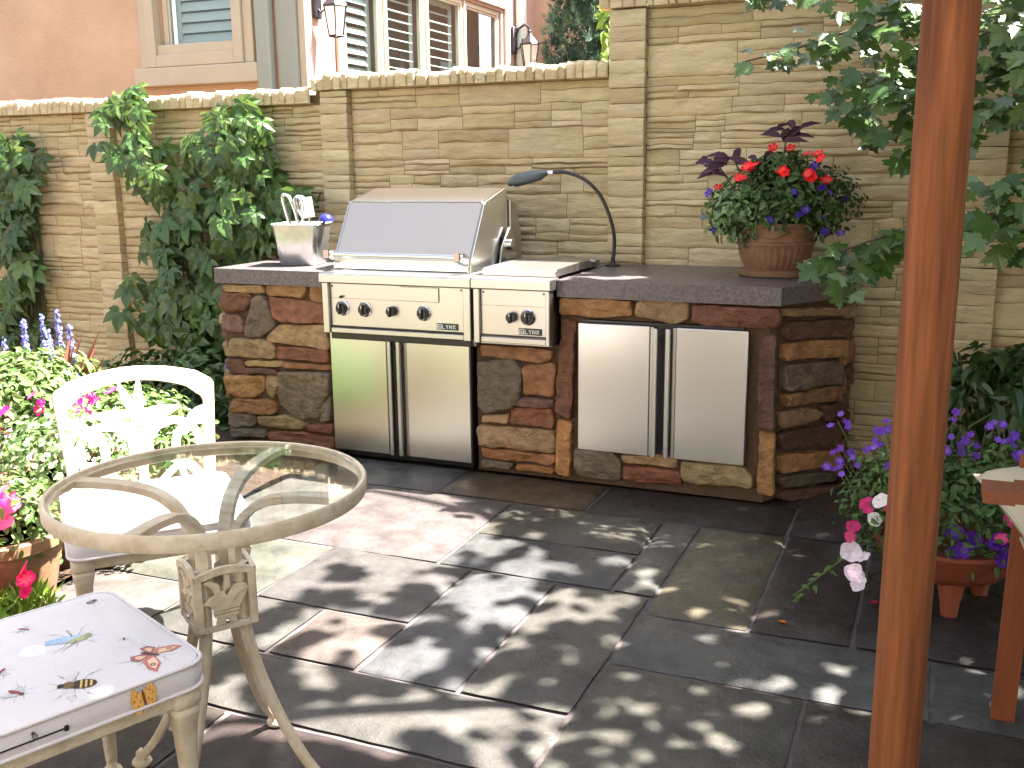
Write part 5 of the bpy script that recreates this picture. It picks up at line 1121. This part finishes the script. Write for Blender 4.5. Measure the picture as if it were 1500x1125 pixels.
# maple: trunk and limbs at the right, crown arching over the patio
mp_=thing('maple_tree','maple tree with lobed leaves overhanging the patio from the right of the post','tree',(1.55,4.15,0))
MB_=Vector((1.55,4.15,0)); tb_=B()
trunk=[(0,0,0),(.03,.02,.9),(-.02,.0,1.8),(.02,.05,2.7),(.0,.0,3.6),(-.05,-.05,4.6)]
tb_.tube(smoothpts(trunk,4),[.13-.0035*i for i in range(21)],12); tb_.build('trunk', M_bark, mp_, True,180)
def limb(P,r0,r1,name='limb'):
    b=B(); S=smoothpts([Vector(p)-MB_ for p in P],5); b.tube(S,[r0+(r1-r0)*i/(len(S)-1) for i in range(len(S))],7); b.build(name, M_bark, mp_, True,180); return [v+MB_ for v in S]
for P in ([(1.55,4.15,2.6),(1.0,3.6,3.3),(.3,3.2,3.8),(-.2,3.0,4.2)],[(1.55,4.15,2.8),(1.5,3.0,3.5),(1.2,2.2,4.0),(.9,1.6,4.3)],[(1.55,4.15,3.0),(1.0,4.6,3.7),(.3,5.0,4.1),(-.2,5.2,4.4)],[(1.55,4.15,2.9),(2.4,3.6,3.6),(3.0,2.8,4.2)],[(1.55,4.15,3.1),(1.9,5.0,3.8),(1.6,5.8,4.3)],[(1.55,4.15,3.4),(2.6,4.6,4.0),(3.2,4.8,4.5)]):
    limb(P,.055,.015)
# crown: dense leaf, with gaps where the patio below is sunlit or dappled
k=SUN_DIR.x/SUN_DIR.z; k2=SUN_DIR.y/SUN_DIR.z
def open_sky(x,y):
    """large gaps, in metres on the ground the sun would reach through them"""
    e=.10*nz3(x,y,2,2.6)+.05*nz3(x,y,7,7)
    if x<-1.93+e and y>1.78+e*.6: return True
    for cx,cy,rx,ry in ((-1.95,3.33,.46,.42),(-2.02,2.75,.16,.5),(-1.66,3.08,.18,.08)):
        if ((x-cx)/rx)**2+((y-cy)/ry)**2 < 1+e*4: return True
    return False
holes=[]
RH=random.Random(5)
for cx,cy,rx,ry,n_,r0 in ((-1.55,2.90,.26,.12,11,.034),(-1.68,2.42,.22,.10,9,.038),(-1.28,2.72,.14,.08,7,.036),(-.95,2.93,.12,.07,6,.036),(-1.20,3.20,.25,.08,8,.032),(-1.35,3.55,.30,.14,8,.035),
        (-.98,3.62,.22,.09,20,.032),(-.66,3.60,.15,.06,12,.038),(-.30,3.60,.22,.12,10,.020),(-.30,3.30,.16,.13,22,.024),(-.12,3.42,.10,.16,6,.016),
        (-.45,2.42,.32,.10,20,.045),(-.80,2.20,.22,.14,16,.045),(-.24,2.62,.18,.09,14,.046),(-.52,2.66,.12,.08,6,.040),(-.55,2.10,.35,.12,18,.036),(-.3,1.95,.3,.1,6,.03),(-.10,2.75,.12,.05,6,.035),
        (.16,2.86,.18,.08,20,.056),(.12,2.58,.16,.10,10,.035),(.20,2.40,.2,.15,10,.04),(-1.05,2.10,.25,.10,9,.035),(-1.35,2.02,.25,.07,9,.035),(-1.62,1.88,.16,.10,9,.045),(-1.25,2.35,.2,.06,4,.030),
        (.5,2.1,.3,.3,8,.04),(.5,3.2,.3,.3,10,.03),
        (-2.6,4.0,.35,.15,10,.05),(-1.75,3.95,.15,.1,5,.03),(-1.0,4.25,.4,.12,8,.012)):
    for _ in range(n_): holes.append((RH.gauss(cx,rx*.6),RH.gauss(cy,ry*.6),r0*RH.uniform(.5,1.25)))
for _ in range(120): holes.append((RH.uniform(-1.85,.25),RH.uniform(1.95,3.35),RH.uniform(.012,.030)))
for _ in range(34): holes.append((RH.uniform(-1.85,-1.0),RH.uniform(2.2,3.45),RH.uniform(.012,.032)))
hcell={}
for h in holes: hcell.setdefault((int(h[0]//.25),int(h[1]//.25)),[]).append(h)
def in_hole(x,y,s_):
    a,c=int(x//.25),int(y//.25)
    for i in (a-1,a,a+1):
        for j in (c-1,c,c+1):
            for h in hcell.get((i,j),()):
                if (h[0]-x)**2+(h[1]-y)**2 < (h[2]+s_)**2: return True
    return False
L=Leaves(T_oval(.95,.06,.15)); cnt=0
for i in range(33000):
    x,y=R.uniform(-2.5,2.2),R.uniform(.1,5.0); z=R.uniform(3.0,4.6)
    if open_sky(x,y): continue
    sz=R.uniform(.065,.11); n_=Vector((R.uniform(-.4,.4)+.4,R.uniform(-.4,.4)+.25,1)); tp=Vector((R.uniform(-1,1),R.uniform(-1,1),-.3))
    t2=(tp-n_.normalized()*tp.dot(n_.normalized())).normalized(); cx,cy,cz=x+k*z+0,y+k2*z,z
    mx,my,mz=cx+t2.x*sz*.5,cy+t2.y*sz*.5,cz+t2.z*sz*.5
    if in_hole(mx-k*mz,my-k2*mz,sz*.40): continue
    L.add(Vector((cx,cy,cz))-MB_, n_, tp, sz, jit(mixc(GD,GM,R.random()),.15)); cnt+=1
for i in range(6500):  # extra side leaves out of view, added to darken the right
    P=Vector((R.uniform(.75,3.4),R.uniform(1.6,6.2),R.uniform(1.2,4.2)))
    if P.x < .50+.10*P.y or (P.x-1.55)**2+(P.y-4.15)**2<.05: continue
    L.add(P-MB_, (R.uniform(-.6,.6),R.uniform(-.8,.4),1), rdir(-.3), R.uniform(.09,.14), jit(mixc(GD,GM,R.random()),.15))
print('crown leaves',cnt)
L.build('crown', M_leaf, mp_)
# the low sprays that hang into view, in front of the wall
L=Leaves(MAPLE)
def spray(P,n_,size,spread,up=.3):
    S=limb(P,.010,.003,'branch'); 
    for i in range(n_):
        t_=R.uniform(.12,1.0)**.85; q=S[min(len(S)-1,int(t_*(len(S)-1)))]
        o=Vector((R.gauss(0,spread),R.gauss(0,spread*.8),R.gauss(-.02,spread*.75)))
        c=mixc(GD,GM,R.random()); 
        if R.random()<.35: c=mixc(GM,GL,R.uniform(.3,1))
        L.add(q+o-MB_,(R.uniform(-.5,.5),-.8+R.uniform(-.3,.4),R.uniform(.2,1.2)),(R.uniform(-.9,.5),-.2,-R.uniform(.2,1)),size*R.uniform(.6,1.15),jit(c,.15))
spray([(1.5,4.2,2.3),(.6,4.35,2.1),(-.1,4.35,1.98),(-.55,4.35,1.86),(-.80,4.3,1.80)],70,.076,.05)
spray([(1.5,4.2,2.3),(.5,4.3,2.2),(-.1,4.3,2.05),(-.40,4.3,2.0)],150,.078,.10)
spray([(1.5,4.2,2.2),(.5,4.3,2.0),(-.05,4.3,1.80),(-.36,4.3,1.64)],150,.078,.095)
spray([(1.5,4.2,2.1),(.5,4.3,1.85),(.0,4.3,1.70),(-.24,4.3,1.52)],80,.078,.075)
spray([(1.5,4.2,2.1),(.6,4.3,1.7),(.05,4.25,1.55),(-.14,4.2,1.42)],34,.085,.055)
spray([(1.5,4.2,2.3),(.5,4.3,2.25),(.0,4.3,2.2),(-.55,4.35,2.12),(-.75,4.35,2.06)],70,.076,.05)
spray([(1.5,4.2,1.7),(.7,4.2,1.35),(.15,4.15,1.20),(-.12,4.12,1.15),(-.32,4.1,1.08),(-.50,4.08,1.01)],46,.08,.028)
spray([(.3,4.15,1.25),(-.1,4.12,1.12),(-.28,4.08,1.02),(-.30,4.0,.93)],26,.085,.04)
for P in ([(1.4,4.0,2.2),(.6,3.9,1.95),(.15,3.85,1.80)],[(1.4,4.0,2.0),(.6,3.9,1.70),(.16,3.85,1.55)],[(1.4,4.0,1.8),(.7,3.9,1.5),(.18,3.85,1.33)],[(1.4,4.0,1.7),(.7,3.9,1.3),(.22,3.85,1.12)],[(1.4,4.0,1.6),(.7,3.9,1.25),(.10,3.85,1.22)]): spray(P,85,.076,.085)
L.build('low_foliage', M_leaf, mp_)

# juniper and yellow-green shrub beyond the wall
jn=thing('juniper','blue-green juniper rising behind the garden wall beside the lantern','tree',(-1.90,5.75,0))
b=B(); b.tube([(0,0,0),(0,0,1.5),(.02,0,2.9)],[.05,.035,.01],8); b.build('trunk', M_bark, jn, True)
L=Leaves(T_spray())
for i in range(6500):
    z=R.uniform(1.2,3.0); rr=.30*(1-max(0,z-2.0)*.45)*(R.random()**.45)*(1+.28*nz3(math.cos(i)*2,z*2,i*.1,1)); a=R.uniform(0,2*PI)
    o=Vector((math.cos(a),math.sin(a),0)); L.add(o*rr+Vector((0,0,z)), rdir(.2), o*.5+Vector((R.uniform(-.3,.3),R.uniform(-.3,.3),1)), R.uniform(.05,.10), jit(mixc(s2l((.20,.29,.24)),s2l((.40,.52,.44)),R.random()**2),.15))
L.build('crown', M_leafm, jn)
ys=thing('garden_shrub','yellow-green leafy shrub peeping between the juniper and the tall pilaster','shrub',(-1.66,5.25,0))
b=B(); b.tube([(0,0,0),(.02,0,1.2),(.0,0,2.3)],[.02,.014,.006],6); b.build('stems', M_stem, ys, True)
L=Leaves(OVAL)
for i in range(300): L.add((R.gauss(.02,.04),R.gauss(0,.05),R.uniform(1.2,2.35)), (R.uniform(-.5,.5),-1,.5), (R.uniform(-1,1),-.2,R.uniform(-1,.6)), R.uniform(.05,.09), jit(mixc(GM,s2l((.52,.62,.22)),R.random()),.15))
L.build('leaves', M_leafm, ys)

def blossoms(parent, spots, size, col, T=FLW, name='flower', centre=None, nmax=90, aim=(0,-.7,.7)):
    for (x,y_,z) in spots[:nmax]:
        L=Leaves(T); c=jit(col,.18)
        nn=Vector(aim)+Vector((R.uniform(-.5,.5),R.uniform(-.4,.4),R.uniform(-.4,.4)))
        L.add((x,y_,z),nn,rdir(),size*R.uniform(.8,1.2),c)
        if R.random()<.5: L.add(Vector((x,y_,z))+nn.normalized()*size*.06,nn,rdir(),size*.7,mixc(c,(.9,.9,.9),.12) if centre is None else centre)
        L.build(name, M_petal, parent)
def mound(L, c, rx, ry, rz, n_, size, cols, zmin=-9, droop=0.0):
    for i in range(n_):
        d=rdir(.35); 
        if R.random()<.15: d=rdir()
        k_=R.uniform(.55,1.02)*(1+.18*nz3(d.x*2,d.y*2,d.z*2+c[0]*7,1.6)); P=Vector((c[0]+d.x*rx*k_,c[1]+d.y*ry*k_,c[2]+d.z*rz*k_))
        if P.z<zmin: P.z=zmin+R.uniform(0,.03)
        L.add(P, d+rdir()*.7+Vector((0,0,.3)), d*.6+rdir()*.6+Vector((0,0,-droop)), size*R.uniform(.6,1.2), jit(mixc(cols[0],cols[1],R.random()**1.3),.15))
def fluted(nf,amp,z0,z1):
    return lambda a,z: 1+(amp*abs(math.sin(a*nf/2))-amp if z0<z<z1 else 0)

# pot on the counter
pt=thing('potted_plant','fluted terracotta pot of red and violet flowers on the right end of the counter','potted plant',(-.68,4.60,.9145))
b=B(); b.lathe([(.150,.0),(.158,.004),(.160,.022),(.150,.030)],(0,0,0),48); b.build('saucer', M_terra, pt, True)
b=B(); b.lathe([(.112,.012),(.128,.03),(.150,.07),(.162,.115),(.163,.135),(.167,.140),(.166,.150),(.160,.155),(.158,.205),(.165,.212),(.168,.225),(.160,.232),(.150,.225),(.148,.18)],(0,0,0),160,flute=fluted(34,.045,.028,.13)); b.build('pot', M_terra, pt, True, 35)
b=B(); 
for k in range(6):
    P=[(1.0*.162*math.cos(a_),.162*math.sin(a_),.205-.035*math.sin((t_)*PI)) for t_,a_ in [(q/8,(k+q/8)*2*PI/6) for q in range(9)]]; b.tube(P,.005,6)
b.build('rope_relief', M_terra, pt, True,180)
b=B(); b.lathe([(0,.2),(.15,.2)],(0,0,0),24); b.build('soil', M_soil, pt)
L=Leaves(OVAL); mound(L,(0,0,.30),.29,.22,.18,1500,.045,(GD,GM),.16); mound(L,(-.13,-.10,.27),.18,.13,.12,700,.042,(s2l((.30,.42,.27)),s2l((.52,.62,.42))),.12,.6)
mound(L,(.20,.0,.33),.16,.14,.15,450,.038,(GD,GD),.14); mound(L,(.02,0,.44),.15,.12,.10,350,.045,(GD,GM))
L.build('foliage', M_leafm, pt)
L=Leaves(T_oval(.36,.12,.2)); PU=s2l((.25,.12,.20))
for bx_,bz_,n_ in ((-.26,.46,12),(-.20,.50,10),(.03,.60,12),(-.10,.47,8)):
    for i in range(n_): L.add((bx_+R.uniform(-.05,.05),R.uniform(-.08,.0),bz_+R.uniform(-.03,.03)),(R.uniform(-.3,.3),-.7,.7),(R.uniform(-1,.3) if bx_<-.05 else R.uniform(-.3,.9),-.1,R.uniform(.0,.8)),R.uniform(.07,.12),jit(PU,.3))
L.build('purple_leaves', M_leafm, pt)
b=B(); 
for x,z in ((-.26,.46),(-.2,.5),(.03,.6),(-.1,.47),(.1,.5)): b.tube([(x*.2,0,.25),(x*.7,-.02,z*.8),(x,-.03,z+.02)],.004,5)
b.build('stems', M_stem, pt, True)
RED=s2l((.90,.08,.08)); VIO=s2l((.30,.16,.66))
blossoms(pt,[(-.115,-.12,.47),(-.095,-.14,.455),(-.13,-.13,.42),(-.085,-.12,.475),(-.15,-.12,.425),(.06,-.10,.545),(.13,-.10,.52),(.03,-.12,.455),(.045,-.12,.44),(.17,-.09,.52),(.185,-.1,.50),(.14,-.13,.44),(.155,-.13,.425),(-.02,-.05,.55),(-.24,-.12,.385),(.21,-.1,.41)],.025,RED)
blossoms(pt,[(.09,-.16,.365),(.11,-.15,.355),(.20,-.12,.38),(.23,-.12,.36),(.14,-.17,.29),(.12,-.17,.27),(.20,-.14,.26),(.22,-.13,.20),(.28,-.1,.19),(-.31,-.06,.25),(-.25,-.12,.20),(-.23,-.1,.28),(.0,-.2,.25),(.29,-.05,.33),(.16,-.09,.47),(-.28,-.1,.36)],.021,VIO)

# low footed bowl on the right
bw=thing('footed_planter','low footed terracotta bowl of purple, pink and white flowers behind the post','potted plant',(.085,3.38,0))
b=B(); b.lathe([(.0,.085),(.10,.085),(.17,.115),(.205,.155),(.215,.19),(.225,.20),(.232,.215),(.222,.225),(.205,.215)],(0,0,0),64,flute=lambda a,z:1+(.012*math.sin(a*18) if .1<z<.19 else 0)); b.build('bowl', M_terra2, bw, True, 40)
for k in range(3):
    a=-1.45+k*2*PI/3; b=B(); x,y_=.13*math.cos(a),.13*math.sin(a); b.tube([(x,y_,.115),(x*1.04,y_*1.04,.05),(x*1.06,y_*1.06,.0)],[.044,.030,.024],14); b.build('foot', M_terra2, bw, True)
b=B(); b.lathe([(0,.19),(.205,.19)],(0,0,0),24); b.build('soil', M_soil, bw)
L=Leaves(OVAL); mound(L,(-.02,-.02,.30),.33,.25,.19,1700,.036,(GD,GM),.13); mound(L,(-.16,-.02,.36),.17,.15,.15,420,.034,(GM,GL)); mound(L,(.15,.0,.38),.18,.15,.16,500,.034,(GM,GL))
for i in range(14): L.add((-.26-.013*i,-.12-.006*i,.22-.016*i),(0,-.5,1),rdir(),.035,jit(GM,.2))
L.build('foliage', M_leafm, bw)
b=B()
stalks=[]
for i in range(50):
    x=R.uniform(-.38,.36); z=.36+.27*R.random()**.8*(1-abs(x)*.6); y_=R.uniform(-.15,.12); stalks.append((x,y_,z)); b.tube([(x*.4,y_*.4,.2),(x*.8,y_*.8,z*.75),(x,y_,z)],.0022,4)
b.tube([(-.2,-.1,.24),(-.33,-.16,.13),(-.45,-.2,.02)],.003,5)
b.build('stems', M_stem, bw, True)
PUR=s2l((.48,.24,.74)); LIL=s2l((.68,.50,.86)); PNK=s2l((.85,.22,.48)); WHT=s2l((.93,.90,.93))
pl_=[]
for s_ in stalks: pl_+= [(s_[0]+R.gauss(0,.012),s_[1]-.02,s_[2]+R.gauss(0,.012)) for _ in range(2)]
blossoms(bw,pl_,.0145,PUR,nmax=98); 
blossoms(bw,[(R.uniform(.0,.22),-.20,R.uniform(.22,.32)) for _ in range(12)],.026,s2l((.36,.14,.60)),T=PET)
blossoms(bw,[(-.29,-.20,.245),(-.24,-.16,.34),(-.18,-.16,.34),(-.28,-.18,.27),(.14,-.22,.30),(.20,-.22,.30),(.16,-.22,.36),(.23,-.2,.37),(.26,-.2,.29)],.025,PNK,T=PET)
blossoms(bw,[(-.28,-.22,.20),(-.24,-.23,.19),(-.26,-.24,.15),(-.245,-.24,.11),(-.27,-.23,.13),(-.22,-.2,.31),(-.16,-.2,.06),(-.2,-.2,.37)],.029,WHT,T=PET)

dk=thing('leafy_shrub','dark glossy leafy shrub against the wall at the right edge','shrub',(.32,4.55,0))
b=B(); 
for i in range(8): b.tube([(0,0,0),(R.uniform(-.2,.2),R.uniform(-.2,.1),.35),(R.uniform(-.35,.4),R.uniform(-.25,.1),.62)],.006,5)
b.build('stems', M_stem, dk, True)
L=Leaves(T_oval(.42,.1,.3)); mound(L,(0,0,.38),.38,.25,.30,520,.12,(GD,mixc(GD,GM,.5)),.05,.5); L.build('leaves', M_leaf, dk)

# ---- flower bed at the left
def pot(name_thing,label,loc,r,h,m=M_terra,cat='potted plant'):
    t=thing(name_thing,label,cat,loc); b=B(); b.lathe([(r*.66,.0),(r*.70,.006),(r*.93,h*.80),(r*.98,h*.82),(r*1.03,h*.84),(r*1.04,h*.97),(r*1.0,h),(r*.90,h*.99),(r*.88,h*.9)],(0,0,0),56); b.build('pot', m, t, True, 40)
    b=B(); b.lathe([(0,h*.9),(r*.9,h*.9)],(0,0,0),24); b.build('soil', M_soil, t); return t
CREAM=s2l((.80,.84,.78)); 
p1=pot('potted_plant','terracotta pot with trailing white-flowered foliage left of the rear chair',(-2.86,2.62,0),.24,.34)
L=Leaves(ROUND); mound(L,(0,0,.40),.28,.28,.16,1500,.026,(GM,s2l((.50,.58,.42))),.05); 
for k_ in range(30):
    a=R.uniform(-2.6,.8); x,y_=.245*math.cos(a),.245*math.sin(a); z=.36
    for i in range(24):
        x+=R.uniform(-.008,.008)+.002*math.cos(a); y_+=R.uniform(-.008,.008)+.002*math.sin(a); z-=R.uniform(.004,.017)
        if z<.02: break
        L.add((x+R.gauss(0,.012),y_+R.gauss(0,.012),z),(math.cos(a),math.sin(a),.6),rdir(-.4),R.uniform(.016,.030),jit(mixc(GM,s2l((.55,.62,.48)),R.random()),.12))
L.build('foliage', M_leafm, p1)
blossoms(p1,[(R.uniform(-.05,.30),R.uniform(-.30,-.1),R.uniform(.15,.52)) for _ in range(60)],.009,WHT)
p2_=pot('potted_plant','pink petunias spilling from a terracotta pot at the left edge',(-2.76,2.22,0),.20,.26,M_terra)
L=Leaves(OVAL); mound(L,(.02,0,.30),.22,.2,.13,600,.04,(GM,GL),.1); L.build('foliage', M_leafm, p2_)
blossoms(p2_,[(R.uniform(-.02,.16),R.uniform(-.22,-.02),R.uniform(.30,.44)) for _ in range(20)]+[(R.uniform(.05,.2),-.2,R.uniform(.10,.24)) for _ in range(5)],.036,s2l((.93,.42,.62)),T=PET)
blossoms(p2_,[(.24,-.12,.20),(.25,-.13,.17),(.26,-.14,.14),(.16,-.20,.12),(.14,-.2,.08)],.032,s2l((.85,.06,.36)),T=PET)
fg=thing('feathery_plant','bright green feathery plant on the ground at the left edge','plant',(-2.66,2.08,0))
L=Leaves(NARROW)
for i in range(1300): 
    a=R.uniform(0,2*PI); rr=R.random()**.6*.20; L.add((math.cos(a)*rr,math.sin(a)*rr*.8,.01+.12*R.random()*(1-rr*2.5)),rdir(),Vector((math.cos(a)*rr*3+R.uniform(-.3,.3),math.sin(a)*rr*3,1)),R.uniform(.03,.06),jit(mixc(s2l((.34,.48,.14)),s2l((.48,.60,.22)),R.random()),.12))
L.build('leaves', M_leafm, fg)
# big geranium / zinnia mass
ge=thing('flowering_shrub','mounded light green plant with magenta flowers seen through the rear chair back','plant',(-3.35,3.25,0))
L=Leaves(OVAL); mound(L,(0,0,.20),.50,.45,.28,2600,.05,(GM,GL),.02); mound(L,(-.25,-.1,.36),.30,.3,.22,900,.055,(GM,GY)); L.build('foliage', M_leafm, ge)
blossoms(ge,[(R.uniform(-.35,.35),R.uniform(-.45,-.1),R.uniform(.22,.50)) for _ in range(30)],.034,s2l((.80,.12,.48)))
blossoms(ge,[(R.uniform(-.4,.40),R.uniform(-.45,-.2),R.uniform(.12,.36)) for _ in range(24)],.020,s2l((.90,.66,.80)))
g2=thing('leafy_perennial','tall pale green leafy plant under the blue flower spikes at the left edge','plant',(-3.72,3.25,0))
L=Leaves(T_oval(.34,.1,.3)); mound(L,(0,0,.35),.38,.34,.28,1500,.075,(GM,GY),.02,.3); L.build('foliage', M_leafm, g2)
b=B(); 
for i in range(9): b.tube([(0,0,0),(R.uniform(-.2,.2),R.uniform(-.2,.2),.3),(R.uniform(-.3,.3),R.uniform(-.25,.2),.55)],.005,5)
b.build('stems', M_stem, g2, True)
sv=thing('blue_salvia','spikes of violet-blue salvia standing above the flower bed at the left edge','plant',(-3.85,3.45,0))
b=B()
for x,y_,z in ((-.12,0,.70),(-.02,.05,.66),(.06,-.05,.74),(.10,0,.76),(.20,-.03,.70),(-.2,-.05,.62),(.30,-.1,.50)):
    b.tube([(x*.3,y_,0),(x*.8,y_,z*.6),(x,y_,z)],.0035,5)
    LL=Leaves(ROUND)
    for i in range(75):
        t_=R.random(); a=R.uniform(0,2*PI); rr=.018*(1-t_*.6); LL.add((x+math.cos(a)*rr,y_+math.sin(a)*rr,z-.17+.18*t_),(math.cos(a),math.sin(a),.4),rdir(.4),R.uniform(.010,.018),jit(s2l((.50,.48,.82)),.25))
    LL.build('flower_spike', M_petal, sv)
b.build('stems', M_stem, sv, True)
gs=thing('bronze_grass','upright bronze-red blades among the blue salvia','plant',(-3.72,3.35,0))
L=Leaves(T_oval(.10,.02,.25))
for i in range(16): L.add((R.uniform(-.10,.12),R.uniform(-.1,.1),.12),(R.uniform(-.5,.5),-1,0),(R.uniform(-.55,.62),R.uniform(-.2,.2),1),R.uniform(.40,.60),jit(s2l((.45,.24,.18)),.3))
L.build('blades', M_leafm, gs)
lo=thing('dark_groundcover','dark leafy plants along the wall foot behind the rear chair','plant',(-3.95,4.55,0)); 
L=Leaves(OVAL); mound(L,(0,0,.08),.85,.32,.30,1700,.075,(GD,mixc(GD,GM,.6)),.02); L.build('foliage', M_leaf, lo)
lt=thing('path_light','small violet-grey mushroom garden light beside the counter end','light',(-3.52,4.40,0))
b=B(); b.tube([(0,0,0),(0,0,.34)],.010,10); b.build('stake', M_iron, lt, True)
b=B(); b.lathe([(.055,.33),(.060,.335),(.045,.375),(.02,.40),(.0,.405)],(0,0,0),24); b.build('hood', mat('violet_grey_metal', s2l((.33,.31,.42)), .45, .3), lt, True)
# fallen petals
for i,(x,y_,c,l) in enumerate(((-.105,3.26,s2l((.75,.1,.25)),'fallen red petal lying on the slate left of the post'),(-.36,2.99,s2l((.85,.45,.12)),'small fallen orange leaf lying on the slate joint left of the post'))):
    L=Leaves(T_oval(.6,.05,.1)); L.add((0,0,0),(0,0,1),rdir(),.032,c); o=L.build('fallen_petal' if i==0 else 'fallen_leaf', M_petal); o.location=(x,y_,.010); tag(o,l,'petal' if i==0 else 'leaf')
